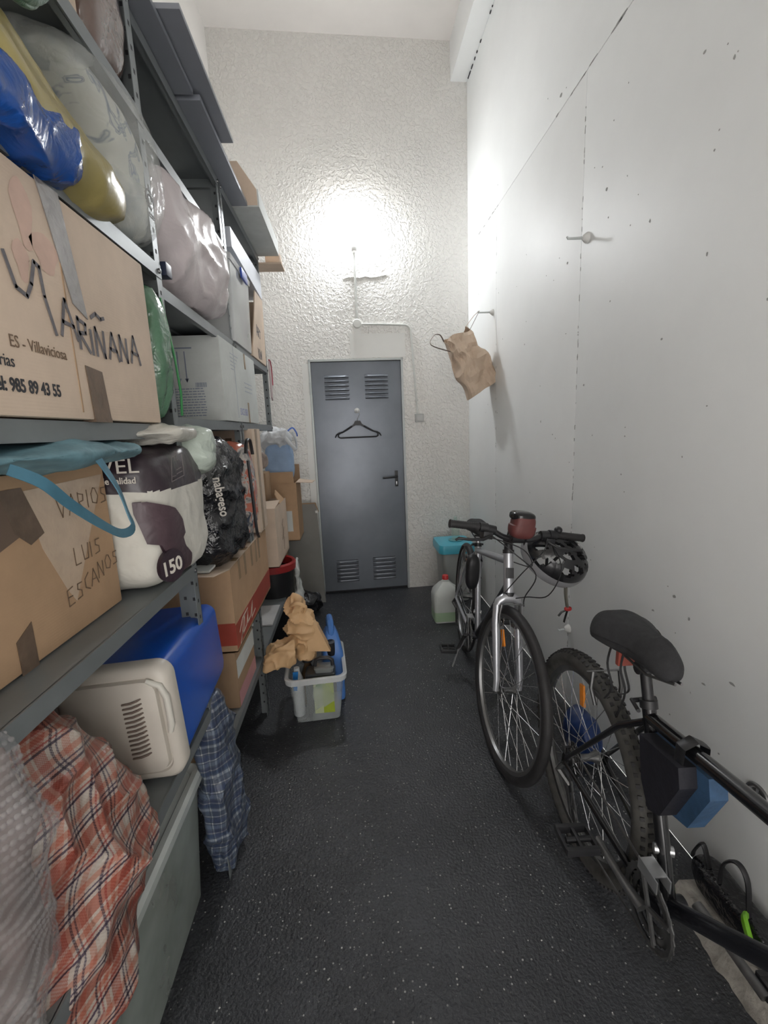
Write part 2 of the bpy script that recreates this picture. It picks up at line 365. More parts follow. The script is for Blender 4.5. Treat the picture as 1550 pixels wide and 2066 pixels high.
for k in range(70):
    z = rnd.uniform(.15, 2.8); pit(2.066+rnd.uniform(-.003, .003), z, rnd.uniform(.0012, .003), rnd.uniform(.003, .014))
for k in range(26):
    z = rnd.uniform(.3, 2.7); pit(3.22+rnd.uniform(-.002, .002), z, rnd.uniform(.0008, .0015), rnd.uniform(.004, .012))
for k in range(34):
    y = rnd.uniform(1.4, 2.35) if k < 26 else rnd.uniform(3.2, 3.7); pit(y, ZJ+rnd.uniform(-.004, .004), rnd.uniform(.01, .05), rnd.uniform(.0015, .004))
for k in range(60): pit(rnd.uniform(.9, 3.8), rnd.uniform(.1, 3.2), rnd.uniform(.002, .004), rnd.uniform(.002, .004))
ch.build('paint_chips', mat('chip_grey', (.36, .36, .35), .8, 0, .3, 30), wr_, kind='stuff')
# beam along the top of the right wall
BX, BZ = .927, 4.064
bm_ = struct(MB().box(BX, XR, YN, yb(XR), BZ, H, bev=.006).build('trim_1', m_right)); bm_['label'] = 'concrete beam running along the top of the right wall'
e = MB(); rnd = random.Random(8)
for k in range(60):
    y = rnd.uniform(1.9, 3.9); e.soft((XR-.002, y, BZ-.004), (.006, rnd.uniform(.006, .02), rnd.uniform(.003, .008)), e=2, n=2, wr=.0)
e.build('joint_gap', m_hole, bm_, kind='stuff')
# rough concrete footing at the bottom of the right wall
ft = MB()
def ftf(u, v):
    y = -.2+u*1.28; a = [(0.0, 0), (.0, .045), (-.045, .05), (-.135, .04), (-.16, .0)][min(4, int(round(v*4)))]
    n1 = noise.noise(Vector((y*14, v*5, 0)))*.02; n2 = noise.noise(Vector((y*40, v*9, 3)))*.008
    return (XR+.0+a[0]+(n1+n2 if v > .3 else 0), y, max(0, a[1]+(n1+n2)*(.8 if 0 < v < 1 else 0)))
ft.grid(90, 4, ftf); struct(ft.build('trim_2', mat('rough_concrete', (.30, .28, .25), .9, 0, .4, 20, .7, 60, .006)))['label'] = 'rough crumbling concrete footing along the foot of the right wall'

# ------------------------------------------------------------------ door
m_door = mat('blue_grey_door_paint', (.21, .23, .265), .36, .35, .16, 2.2, .12, 5, .004)
m_doorf = mat('grey_door_frame', (.50, .53, .52), .4, .1, .06)
door = thing('door_1', 'blue-grey metal door with four louvred vents', 'door', (.09, yb(.09), 0)); del door['category']; struct(door)
MD = MBK(.0905, 0)
W2 = (DX1-DX0)/2
db = MB()
vents = [(-.182, .025, 1.704, 1.912), (.156, .357, 1.704, 1.912), (-.175, .027, .092, .303), (.155, .365, .092, .310)]
db.box(-W2+.02, W2-.02, .012, .05, .02, DZ-.022, M=MD, bev=.002); db.build('door_leaf', m_door, door)
for s_ in (-1, 1): B_ = MB().box(*sorted((s_*W2, s_*(W2-.018))), -.006, .07, 0, DZ, M=MD, bev=.002).build('jamb', m_doorf, door)
MB().box(-W2, W2, -.006, .07, DZ-.018, DZ, M=MD, bev=.002).build('door_head', m_doorf, door)
B_ = MB().box(-W2, W2, .03, .12, 0, .02, M=MD).build('threshold_shade', m_hole, door)  # solid dark block added for the black shade under the door
for k, (x0, x1, z0, z1) in enumerate(vents):
    n = 6; hh = (z1-z0)/n
    for i in range(n):
        zc = z0+(i+.5)*hh; lv = MB(); X0, X1 = x0-.0905, x1-.0905
        # pressed louvre: a hood that stands out of the leaf, open on one side
        prof = [(.0115, -.36), (-.002, -.30), (-.006, -.05), (.0, .18), (.0115, .32)] if k < 2 else [(.0115, -.32), (.0, -.18), (-.006, .05), (-.002, .30), (.0115, .36)]
        vs = []; m_ = 10
        for j in range(m_+1):
            u = j/m_; e_ = min(1, min(u, 1-u)*9)**.5
            for (yy, zz) in prof: vs.append(MD @ Vector((X0+(X1-X0)*u, .0115+(yy-.0115)*e_, zc+zz*hh)))
        fs = [(j*5+q, (j+1)*5+q, (j+1)*5+q+1, j*5+q+1) for j in range(m_) for q in range(4)]
        lv.add(vs, fs); zs = zc+(-.42 if k < 2 else .42)*hh
        lv.box(X0+.004, X1-.004, .0100, .0122, min(zs, zs+.03*hh)-.001, max(zs, zs+.03*hh)+.0015, 1, M=MD)
        lv.build('louvre', [m_door, m_hole], door)
hp = MB(); hp.box(.295, .322, .003, .012, .945, 1.085, M=MD, bev=.002)
plate = hp.build('handle_plate', m_black_pl, door)
MB().tube([(.308, .01, 1.035), (.308, -.035, 1.035), (.295, -.045, 1.035), (.19, -.045, 1.03), (.183, -.043, 1.028)], [.009, .009, .009, .009, .007], 10, M=MD).build('door_handle', m_black_pl, plate)
MB().box(.303, .313, .0, .004, .962, .99, M=MD, bev=.001).build('lock_cylinder', m_alu, plate)
for z in (1.80, .33): MB().cyl((-W2+.006, -.014, z-.05), (-W2+.006, -.014, z+.05), .008, 8, M=MD).build('hinge', m_doorf, door)
# coat hook and hanger
hk = thing('wall_hook', 'small white round hook stuck on the metal door above the hanger', 'hook', onback(.08, 1.60))
MB().lathe([(.0, 0), (.022, 0), (.022, .006), (.01, .012), (0, .013)], 16, M=MBK(.08, 1.612, -.012) @ Matrix.Rotation(pi/2, 4, 'X')).build('hook_plate', m_white_pl, hk)
MB().tube([onback(.08, 1.607, .0), onback(.08, 1.600, .018), onback(.08, 1.602, .028), onback(.08, 1.610, .030)], .004, 8).build('hook_peg', m_white_pl, hk)
hg = thing('coat_hanger', 'black plastic coat hanger hanging on the metal door', 'hanger', onback(.08, 1.39))
MH = MBK(.08, 1.5, .02)
hr = [(.0, 0, .02)]+[(.0+.022*sin(a)-.0, 0, .088+.022*-cos(a)) for a in [0.3, .8, 1.3, 1.9, 2.5, 3.1, 3.7, 4.3, 4.7]]
MB().tube([(0, 0, -.005), (0, 0, .04), (.012, 0, .062), (.022, 0, .082), (.016, 0, .103), (0, 0, .110), (-.014, 0, .104), (-.020, 0, .090)], .0025, 8, M=MH).build('hook', m_alu, hg)
hb = MB()
hb.prism([(-.035, .0), (-.022, .026), (.022, .026), (.035, .0), (.06, -.018), (.045, -.024), (.02, -.012), (-.02, -.012), (-.045, -.024), (-.06, -.018)], -.006, .006, 'y', M=MH)
for s_ in (-1, 1):
    hb.tube([(s_*.05, 0, -.018), (s_*.09, 0, -.042), (s_*.13, 0, -.064), (s_*.165, 0, -.074), (s_*.185, 0, -.086), (s_*.197, 0, -.108)], [.008, .008, .007, .007, .006, .004], 8, M=MH)
    hb.tube([(s_*.14, 0, -.066), (s_*.168, 0, -.082), (s_*.17, 0, -.102), (s_*.155, 0, -.112), (0, 0, -.112)], [.005, .006, .007, .006, .006], 8, M=MH)
hb.build('hanger_body', m_black_pl, hg)

# ------------------------------------------------------------------ lamp, conduits, switch
m_glow, t, b = nt('lamp_glass_lit'); b.inputs['Base Color'].default_value = (1, 1, 1, 1)
b.inputs['Emission Color'].default_value = (.93, .965, 1.0, 1); b.inputs['Emission Strength'].default_value = LAMP_POWER
lp = thing('wall_lamp', 'lit white bulb lamp on the textured back wall above the metal door', 'lamp', onback(.118, 2.82))
MB().lathe([(.0, 0), (.020, 0), (.024, .012), (.024, .06), (.020, .075), (0, .075)], 24, M=Matrix.Translation(onback(.118, 2.83, .070))).build('lamp_base', m_white_pl, lp)
MB().box(-.012, .012, -.05, .0, 0, .03, M=MBK(.118, 2.835), bev=.006).build('lamp_bracket', m_white_pl, lp)
MB().lathe([(0, .0), (.016, 0), (.030, .022), (.058, .072), (.066, .088)], 28, M=Matrix.Translation(onback(.118, 2.905, .070))).build('lamp_glass', m_glow, lp)
m_dome, t, b = nt('lamp_dome_lit'); b.inputs['Base Color'].default_value = (1, 1, 1, 1); b.inputs['Emission Color'].default_value = (1, 1, 1, 1); b.inputs['Emission Strength'].default_value = 30.0
MB().lathe([(.066, .088), (.064, .13), (.054, .18), (.036, .22), (.016, .24), (0, .245)], 28, M=Matrix.Translation(onback(.118, 2.905, .070))).build('lamp_dome', m_dome, lp)
cm_ = mat('painted_conduit', (.62, .63, .60), .35, 0, .05)
v1 = MB().tube([onback(.118, 2.835, .012), onback(.116, 2.5, .012), onback(.115, 2.33, .012)], .010, 10).build('conduit', cm_); tag(v1, 'vertical painted conduit between lamp and round junction box', 'pipe')
jb = MB().lathe([(0, 0), (.036, 0), (.036, .022), (.030, .028), (0, .029)], 24, M=MBK(.115, 2.305, 0) @ Matrix.Rotation(pi/2, 4, 'X')).build('junction_box', mat('painted_box', (.68, .68, .65), .35, 0, .03)); tag(jb, 'round white junction box above the metal door', 'junction box')
arc = [onback(.56-.055+.055*sin(a), 2.292-.055+.055*cos(a), .009) for a in [i*pi/12 for i in range(7)]]
c2 = MB().tube([onback(.148, 2.303, .009), onback(.35, 2.298, .009)]+arc+[onback(.575, 2.0, .009), onback(.60, 1.56, .009)], .0075, 10).build('conduit', cm_); tag(c2, 'thin bent conduit running from junction box down to light switch', 'pipe')
MB().box(-.02, .02, -.014, .0, -.008, .008, M=MBK(.352, 2.298), bev=.002).build('clip', cm_, c2)
MB().box(-.014, .014, -.016, .0, -.006, .006, M=MBK(.594, 1.68), bev=.002).build('clip', cm_, c2)
sw = thing('light_switch', 'small grey surface-mounted light switch right of the metal door', 'switch', onback(.612, 1.50))
MB().box(-.036, .036, -.04, .0, -.034, .034, M=MBK(.612, 1.53), bev=.004).build('switch_box', mat('switch_grey', (.42, .43, .42), .4), sw)
MB().box(-.025, .025, -.047, -.04, -.024, .024, M=MBK(.612, 1.53), bev=.003).build('rocker', mat('switch_rocker', (.50, .51, .50), .35), sw)

# ------------------------------------------------------------------ hooks on the right wall
def wall_hook(y, z, label, ln=.07, drop=.0, ball=.022):
    h_ = thing('wall_hook', label, 'hook', (XR, y, z-.02))
    Mx = Matrix.Translation((XR, y, z)) @ Matrix.Rotation(-pi/2, 4, 'Y')
    MB().lathe([(0, 0), (ball, 0), (ball, .006), (ball*.75, .014), (ball*.4, .024), (0, .026)], 16, M=Mx).build('hook_base', m_white_pl, h_)
    MB().tube([(XR-.01, y, z), (XR-ln*.6, y+.004, z-drop*.5), (XR-ln, y+.006, z-drop), (XR-ln-.004, y+.006, z+.008-drop)], [.006, .0055, .005, .004], 8).build('hook_peg', m_doorf, h_)
    return h_
wall_hook(2.012, 2.208, 'painted peg hook high on the right wall holding nothing', .085, -.0)
wall_hook(3.288, 2.224, 'painted peg hook holding up the brown paper bag', .105, .0)
wall_hook(2.055, .412, 'painted peg hook low on the right wall under the helmet', .05, .01)
# screw anchor
an = thing('wall_anchor', 'round metal anchor with bolt set in the right wall near the black bicycle', 'bolt', (XR, .984, .39))
Mx = Matrix.Translation((XR, .984, .414)) @ Matrix.Rotation(-pi/2, 4, 'Y')
MB().tube([Mx @ Vector((.032*cos(a), .032*sin(a), .004)) for a in [i*2*pi/24 for i in range(24)]], .0055, 8, closed=True).build('ring', m_alu_dk, an)
MB().lathe([(0, 0), (.026, 0), (.024, .004), (.012, .005), (.012, .02), (.0, .021)], 6, M=Mx).build('bolt', m_alu_dk, an)
for k in range(3): MB().box(-.028, .028, -.003, .003, .0, .007, M=Mx @ Matrix.Rotation(k*pi/3, 4, 'Z')).build('spoke', m_alu, an)

# ================================================================== STEEL RACKS along the left wall
XW = XL+.008
def rack(label, y0, y1, xf, levels, ztop, zend=0):
    R_ = thing('steel_rack', label, 'shelving', ((xf+XW)/2, (y0+y1)/2, 0), 'grey steel racks bolted end to end')
    y0 += .003; y1 -= .003
    for (cx, sx) in ((xf, -1), (XW, 1)):
        for (cy, sy) in ((y0, 1), (y1, -1)):
            zb = zend if (cy > 2.9 and sx < 0) else 0
            b = MB(); b.box(*sorted((cx, cx+sx*.002)), *sorted((cy, cy+sy*.034)), zb, ztop); b.box(*sorted((cx, cx+sx*.034)), *sorted((cy, cy+sy*.002)), zb, ztop)
            k = zb+.06
            while k < ztop-.02:      # bolt slots punched in both flanges
                b.box(*sorted((cx-sx*.0004, cx+sx*.001)), cy+sy*.017-.004, cy+sy*.017+.004, k, k+.010, 1)
                b.box(cx+sx*.017-.004, cx+sx*.017+.004, *sorted((cy-sy*.0004, cy+sy*.0024)), k, k+.010, 1); k += .05
            b.build('upright', [m_steel, m_hole], R_, smooth=False)
    for z in levels:
        b = MB(); a0, a1, q0, q1 = XW+.003, xf-.0025, y0+.003, y1-.003
        b.box(a0, a1, q0, q1, z-.0015, z); b.box(a1-.0015, a1+.004, q0, q1, z-.034, z); b.box(a0, a0+.0015, q0, q1, z-.034, z)
        b.box(a0, a1, q0, q0+.0015, z-.034, z); b.box(a0, a1, q1-.0015, q1, z-.034, z); b.box(a1-.014, a1, q0, q1, z-.034, z-.0325)
        b.box((a0+a1)/2-.02, (a0+a1)/2+.02, q0, q1, z-.012, z-.0015)
        sh = b.build('shelf', m_steel, R_, smooth=False)
        for yy in (q0+.015, q1-.015):
            MB().lathe([(0, 0), (.007, 0), (.006, .004), (0, .005)], 8, M=Matrix.Translation((xf+.002, yy, z-.017)) @ Matrix.Rotation(pi/2, 4, 'Y')).build('bolt', m_alu_dk, sh)
    return R_
NF = -.47; FF = -.50
SN = [.62, 1.075, 1.475, 1.885, 2.235]; SM = [.32, 1.50, 1.86, 2.262, 2.52]; SF = [.32, 1.50, 1.86, 2.52]
rack('nearest grey steel rack, holding the handwritten cardboard boxes', .43, 1.318, NF, SN, 2.52)
rack('middle grey steel rack, between the nearest and farthest ones', 1.322, 2.185, FF, SM, 2.52)
rack('farthest grey steel rack, the one ending near the metal door', 2.189, 3.055, FF, SF, 2.52, 1.46)

# boards lying loose on top of the racks
b1 = MB().box(-.86, -.383, 1.43, 1.99, 2.548, 2.562, bev=.002).build('metal_sheet', m_steel_d); tag(b1, 'grey metal sheet on the rack tops that juts out farthest over the aisle', 'metal sheet')
b2 = MB(); b2.box(-.872, -.440, .75, 1.70, 2.524, 2.540, bev=.002); b2 = b2.build('metal_sheet', m_steel_d); tag(b2, 'grey metal sheet nearest the camera on the rack tops', 'metal sheet')
b3 = MB(); b3.box(-.872, -.425, 1.72, 2.42, 2.5215, 2.539, bev=.002); b3 = b3.build('metal_sheet', m_steel_d); tag(b3, 'grey metal sheet behind the jutting one, ending beside the open white box', 'metal sheet')
ob = thing('open_white_box', 'open pale cardboard box lying on the far rack top, flap raised', 'box', (-.6, 2.75, 2.5225))
B('tray', m_white_card, -.84, -.372, 2.43, 3.05, 2.5225, 2.53, ob, bev=.002)
MB().box(-.378, -.372, 2.43, 3.05, 2.528, 2.60).build('side', m_white_card, ob); MB().box(-.84, -.834, 2.43, 3.05, 2.528, 2.72).build('side', m_white_card, ob)
MB().prism([(-.834, 2.53), (-.38, 2.53), (-.38, 2.60), (-.46, 2.72), (-.834, 2.72)], 2.43, 2.437, 'y').build('flap', m_card2, ob)
MB().prism([(-.834, 2.53), (-.38, 2.53), (-.38, 2.60), (-.56, 2.63), (-.834, 2.63)], 3.043, 3.05, 'y').build('flap', m_card2, ob)
sp = MB().soft((-.42, 3.13, 2.53), (.05, .04, .035), e=5, n=6, wr=.006).build('paper_packet', m_card2); sp['label'] = 'tan paper packet peeking out behind the far rack top'; sp['category'] = 'packet'
bk = MB().box(-.55, -.36, 3.06, 3.20, 2.482, 2.492).build('bracket_board', m_card2); tag(bk, 'narrow tan board under the packet at the far rack end', 'board')

# ================================================================== BAGS AND BOXES ON THE NEAREST RACK
# olive rubbish bag
m_olive = film('olive_bag_film', (.36, .30, .115), .93, .28, .5, 9, .012)
def dOl(P, q):
    t = max(0, (P.z/.135+.35)/1.35); return (P.x*(1-.30*t)-.05*t+.01, P.y*(1-.50*t)-.22*t, P.z)
def dO(P, q):
    t = (P.z+.25)/.5; k = 1-.30*max(0, t-.45)**1.2*1.6; return (P.x*k+.02*t, P.y*k-.06*t, P.z)
ol = MB().soft((-.585, .90, 1.985), (.165, .25, .135), e=3.2, n=30, wr=.03, ws=4, fold=.016, fs_=4, seed=3, deform=dOl).build('rubbish_bag', m_olive)
tag(ol, 'full olive-yellow plastic bag leaning off the upper shelf', 'bag')
gb = MB().soft((-.435, .745, 2.17), (.05, .135, .125), e=2.6, n=20, wr=.03, fold=.015, seed=4).build('green_bag', film('green_bag_film', (.09, .19, .12), .95, .3)); tag(gb, 'dark green plastic bag hanging from the shelf above the olive bag', 'bag')
# clear bag of patterned cloth
m_cloth_p, t, b = nt('patterned_bedding'); v = coords(t)
n = N(t, 'ShaderNodeTexNoise', i_Scale=9.0, i_Detail=2.0, i_Distortion=2.5); t.links.new(v, n.inputs['Vector'])
t.links.new(ramp(t, n.outputs[0], [(.0, (.50, .50, .45)), (.50, (.52, .52, .47)), (.54, (.16, .20, .24)), (.57, (.40, .42, .38)), (.62, (.08, .12, .20)), (.66, (.45, .46, .42))]), b.inputs['Base Color']); b.inputs['Roughness'].default_value = .85
m_clear = film('clear_film', (.82, .84, .82), .30, .12, 1.0, 14, .012)
cb = thing('bedding_bag', 'clear plastic bag of blue patterned bedding beside the olive bag', 'bag', (-.62, 1.22, 1.889))
dbed = lambda P, q: (P.x, P.y*(1+.5*max(0, P.z/.16))-.09*max(0, P.z/.16), P.z)
MB().soft((-.625, 1.235, 2.06), (.15, .092, .158), e=4.5, n=20, wr=.015, fold=.012, seed=9, deform=dbed).build('folded_bedding', m_cloth_p, cb)
MB().soft((-.60, 1.235, 2.065), (.168, .106, .172), e=4, n=26, wr=.02, fold=.012, seed=11, deform=dbed).build('clear_cover', m_clear, cb)
st = MB(); MS = FX(-.452, 1.17, 2.0)
st.tube([MS @ Vector((.02*cos(a)+.05, .02*sin(a), .010)) for a in [i*pi/8 for i in range(16)]], .0022, 6, closed=True)
st.tube([MS @ Vector((.010*cos(a)+.05, .010*sin(a), .010)) for a in [i*pi/8 for i in range(16)]], .0016, 6, closed=True)
st.box(.03, .07, -.034, -.031, .008, .010, M=MS); st.box(.033, .067, -.040, -.0375, .008, .010, M=MS); st.build('round_emblem', m_ink, cb)
# brown glossy packet on the top shelf of the nearest rack
gl = MB().soft((-.575, 1.20, 2.375), (.10, .085, .13), e=4, n=20, wr=.015, fold=.014, seed=21).build('brown_packet', mat('brown_glossy_film', (.12, .075, .06), .08, 0, .5, 9, .8, 16, .012, spec=.9, coat=.6)); tag(gl, 'shiny brown plastic-wrapped packet on the highest near shelf', 'packet')
bx = B('cardboard_box', m_card2, -.85, -.49, .93, 1.09, 2.238, 2.46, bev=.004); tag(bx, 'pale cardboard box beside the shiny brown packet', 'box')
# blue bag lying on the handwritten box
bl = MB().soft((-.455, .765, 1.893), (.048, .165, .050), e=2.6, n=34, wr=.016, ws=7, fold=.011, fs_=7, seed=6, deform=lambda P, q: (P.x+.0, P.y, P.z+.02*P.x/.09+.01)).build('blue_bag', film('blue_bag_film', (.012, .07, .30), .95, .25, .8, 15)); 
tag(bl, 'crumpled blue plastic bag squeezed on top of the printed cardboard box', 'bag')
# big printed box
def crate(name, label, x0, x1, y0, y1, z0, z1, m, r=.006, group=None, wr=.003, seed=0):
    T_ = thing(name, label, 'box', ((x0+x1)/2, (y0+y1)/2, z0), group)
    MB().box(x0, x1, y0, y1, z0, z1, bev=r).build('carton', m, T_); return T_
MX = -.458
bg = crate('cardboard_box', 'large cardboard box with grey handwriting and tape, on the eye-level shelf', -.86, MX, .45, 1.165, 1.478, 1.838, m_card2)
MB().box(MX-.001, MX+.0012, .835, .8375, 1.49, 1.835).build('flap_seam', m_card3, bg)
tb = MB(); tb.prism([(.800, 1.842), (.857, 1.842), (.893, 1.655), (.853, 1.672)], MX+.0005, MX+.002, 'x'); tb.build('tape', m_tape_g, bg)
tb = MB(); tb.prism([(.862, 1.572), (.915, 1.567), (.925, 1.482), (.868, 1.478)], MX+.0005, MX+.002, 'x'); tb.prism([(.868, 1.480), (.925, 1.482), (.925, 1.474), (.868, 1.474)], MX-.02, MX+.003, 'x'); tb.build('tape', m_tape, bg)
S = []   # handwritten MARIÑANA in strokes, unit letters
def L(x, y, s, seq, k=1.0): return [[(x+a*s, y+c*s*k) for a, c in q] for q in seq]
A_ = [[(0, 0), (.35, 1), (.75, .0)], [(.12, .38), (.62, .34)]]; R2 = [[(0, 0), (.02, 1)], [(.0, .95), (.45, .85), (.40, .55), (.03, .5), (.55, -.05)]]; N_ = [[(0, 0), (.05, 1), (.55, .0), (.6, .95)]]; I_ = [[(0, 0), (.0, .9)]]
Mc = [[(-.75, 1.15), (-.55, .55), (-.25, .45), (-.05, .75), (.15, 1.25), (.30, 1.2), (.33, .6), (.55, -.15)]]
hw = L(.055, .020, .070, Mc)+L(.108, .012, .060, A_)+L(.158, .0, .052, R2)+L(.196, -.004, .046, I_)+L(.210, -.004, .050, N_)+L(.254, -.002, .050, A_)+L(.300, .0, .050, N_)+L(.345, .004, .056, A_)+[[(.205, .062), (.222, .072), (.238, .066), (.25, .07)]]
strokes('handwriting', hw, FX(MX+.0012, .70-.0, 1.60), .0065, m_ink, bg)
text('printed_line', 'ES - Villaviciosa', .024, FX(MX+.0008, .812, 1.573, .0), m_fade_ink, bg, sx=.86, align='RIGHT')
text('printed_line', 'Asturias', .024, FX(MX+.0008, .62, 1.545, .0), m_black_ink, bg, sx=.85)
text('printed_line', 'Tel: 985 89 43 55', .026, FX(MX+.0008, .633, 1.512, .0), m_black_ink, bg, sx=.80, bold=.0006)
st = MB()
for (y, z, a, b_) in ((.76, 1.77, .02, .05), (.80, 1.73, .03, .03), (.74, 1.70, .015, .03)): st.add([(MX+.0006, y+a*cos(t_)*(1+.3*sin(3*t_)), z+b_*sin(t_)) for t_ in [i*pi/8 for i in range(16)]], [tuple(range(16))])
st.build('red_stain', mat('reddish_card_stain', (.60, .42, .34), .8, 0, .10, 20), bg, smooth=False)
# green bag
gn = thing('green_bag', 'glossy green plastic bag wedged between the printed box and the rack post', 'bag', (-.64, 1.265, 1.478))
m_gf = mat('green_film', (.075, .17, .10), .13, 0, .25, 9, .7, 22, .010, spec=.8); 
MB().soft((-.64, 1.240, 1.655), (.19, .055, .175), e=4, n=26, wr=.014, ws=8, fold=.008, fs_=8, seed=14).build('bag_body', m_gf, gn)
MB().tube([(-.455, 1.302, 1.50), (-.452, 1.306, 1.56), (-.455, 1.300, 1.65), (-.462, 1.296, 1.72), (-.47, 1.288, 1.80)], .006, 8, flat=(1, .5)).build('bright_edge', mat('bright_green_edge', (.02, .20, .05), .2, 0, .1), gn)

# rolled teal fabric bag hanging strap
m_teal = mat('teal_fabric', (.12, .23, .27), .7, 0, .45, 12, .5, 20, .01)
tl = thing('teal_cloth_bag', 'flattened teal patterned cloth bag stuffed above the lower handwritten box', 'bag', (-.6, .76, 1.40))
MB().soft((-.60, .80, 1.419), (.185, .30, .024), e=2.6, n=24, wr=.012, ws=8, fold=.006, fs_=7, seed=17).build('bag_body', m_teal, tl)
m_strap = mat('light_blue_strap', (.045, .14, .20), .55, 0, .12, 30)
def ribbon(name, pts, wds, m, parent, t_=.0015, nrm=(1, 0, 0), twist=None):
    b = MB(); pts = [Vector(p) for p in pts]; k = len(pts); vs = []
    for i, p in enumerate(pts):
        d = (pts[min(i+1, k-1)]-pts[max(i-1, 0)]).normalized(); n_ = Vector(nrm)
        if twist: n_ = Matrix.Rotation(twist[i], 3, d) @ n_
        s_ = d.cross(n_).normalized()*wds[i]/2; n2 = s_.cross(d).normalized()*t_/2
        vs += [p-s_-n2, p+s_-n2, p+s_+n2, p-s_+n2]
    fs = [(0, 1, 2, 3), tuple(4*(k-1)+j for j in (3, 2, 1, 0))]
    for i in range(k-1):
        a, c_ = 4*i, 4*(i+1)
        for j in range(4): fs.append((a+j, c_+j, c_+(j+1) % 4, a+(j+1) % 4))
    b.add(vs, fs); return b.build(name, m, parent, ang=60)
def smooth_pts(P, n=5):
    out = []; P = [Vector(p) for p in P]
    for i in range(len(P)-1):
        p0, p1, p2, p3 = P[max(i-1, 0)], P[i], P[i+1], P[min(i+2, len(P)-1)]
        for j in range(n):
            t_ = j/n; out.append(.5*((2*p1)+(-p0+p2)*t_+(2*p0-5*p1+4*p2-p3)*t_*t_+(-p0+3*p1-3*p2+p3)*t_**3))
    out.append(P[-1]); return out
SX = -.392
sp_ = smooth_pts([(SX-.02, .575, 1.410), (SX, .60, 1.39), (SX+.006, .64, 1.355), (SX+.012, .70, 1.313), (SX+.015, .745, 1.29), (SX+.014, .785, 1.292), (SX+.006, .79, 1.318), (SX, .782, 1.36), (SX-.02, .775, 1.41)], 5)
ribbon('strap', sp_, [.015]*len(sp_), m_strap, tl, .002, twist=[.3*sin(i*.25) for i in range(len(sp_))])

# lower handwritten box
VX = -.54
vb = crate('cardboard_box', 'large plain cardboard box with faint brown handwriting under the teal cloth bag', -.862, VX, .50, 1.025, 1.078, 1.393, m_card)
def kv(P): return [(y*1.286, 1.438-(1.438-z)*1.286) for y, z in P]
hwv = L(.0, .0, .030, [[(0, 1), (.35, 0), (.7, 1.1)]])+L(.026, .0, .030, A_)+L(.052, .0, .030, R2)+L(.076, .004, .030, I_)+L(.086, .004, .028, [[(.3, 1), (.05, .7), (.1, .2), (.5, .1), (.7, .5), (.5, .95), (.3, 1)]])+L(.112, .004, .028, [[(.6, .9), (.2, .9), (.15, .6), (.5, .45), (.5, .1), (.05, .05)]])
hwv += L(.022, -.075, .026, [[(0, 1), (0, 0), (.5, 0)]])+L(.042, -.075, .026, [[(0, 1), (.1, .1), (.5, .1), (.6, 1)]])+L(.064, -.073, .026, I_)+L(.074, -.073, .026, [[(.6, .9), (.2, .9), (.15, .6), (.5, .45), (.5, .1), (.05, .05)]])
hwv += L(-.008, -.128, .026, [[(.5, 1), (0, .9), (0, .0), (.5, .05)], [(0, .5), (.4, .5)]])+L(.012, -.126, .026, [[(.6, .9), (.2, .9), (.15, .6), (.5, .45), (.5, .1), (.05, .05)]])+L(.034, -.120, .026, [[(.5, 1), (.1, .7), (.1, .2), (.5, .0)]])+L(.052, -.118, .026, A_)+L(.074, -.112, .026, N_)+L(.096, -.108, .026, [[(.3, 1), (.05, .7), (.1, .2), (.5, .1), (.7, .5), (.5, .95), (.3, 1)]])+L(.120, -.104, .024, [[(.6, .9), (.2, .9), (.15, .6), (.5, .45), (.5, .1), (.05, .05)]])
strokes('handwriting', [[(a*1.3, c*1.3) for a, c in l_] for l_ in hwv], FX(VX+.0012, .85, 1.303), .0022, m_fade_ink, vb, kind='stuff')
MB().prism(kv([(.545, 1.20), (.575, 1.215), (.575, 1.135), (.545, 1.12)]), VX+.0004, VX+.0016, 'x').build('tape', m_tape, vb)
MB().prism(kv([(.56, 1.385), (.60, 1.385), (.628, 1.32), (.60, 1.31), (.575, 1.33)]), VX+.0004, VX+.0014, 'x').build('tape', m_tape, vb)
MB().prism(kv([(.50, 1.36), (.575, 1.375), (.585, 1.325), (.50, 1.30)]), VX+.0004, VX+.0012, 'x').build('brown_label', mat('brown_label', (.16, .11, .08), .6), vb)
MB().prism(kv([(.60, 1.38), (.79, 1.385), (.672, 1.205), (.655, 1.23), (.62, 1.30)]), VX+.0002, VX+.0008, 'x').build('clear_tape', mat('clear_tape_film', (.56, .43, .32), .12, 0, .1, 20, .5, 30, .004, spec=.8), vb)

# pillow pack
m_pack = mat('quilted_white_wadding', (.62, .60, .54), .75, 0, .10, 6, .6, 14, .012); m_purple = mat('dark_purple_print', (.030, .018, .026), .30, 0, .3, 9, .5, 14, .010, spec=.6)
m_purple2 = mat('plum_print', (.075, .045, .055), .4, 0, .3, 14, .5, 18, .010)
vp = thing('pillow_pack', 'packed white pillow with dark purple printed wrapper and number 150', 'pillow', (-.6, 1.23, 1.077))
pk = MB()
def dpk(P, q): return (P.x, P.y, P.z)
PC, PH, PE = (-.64, 1.235, 1.252), (.20, .195, .178), 6.0
pk.soft(PC, PH, e=PE, n=64, wr=.008, ws=6, fold=.005, fs_=6, seed=31)
for i, f in enumerate(pk.f):
    c = sum((pk.v[k] for k in f), Vector())/len(f)
    if c.z > 1.322+.006*sin(c.y*9): pk.mi[i] = 1
pk.build('wadding', [m_pack, m_purple], vp)
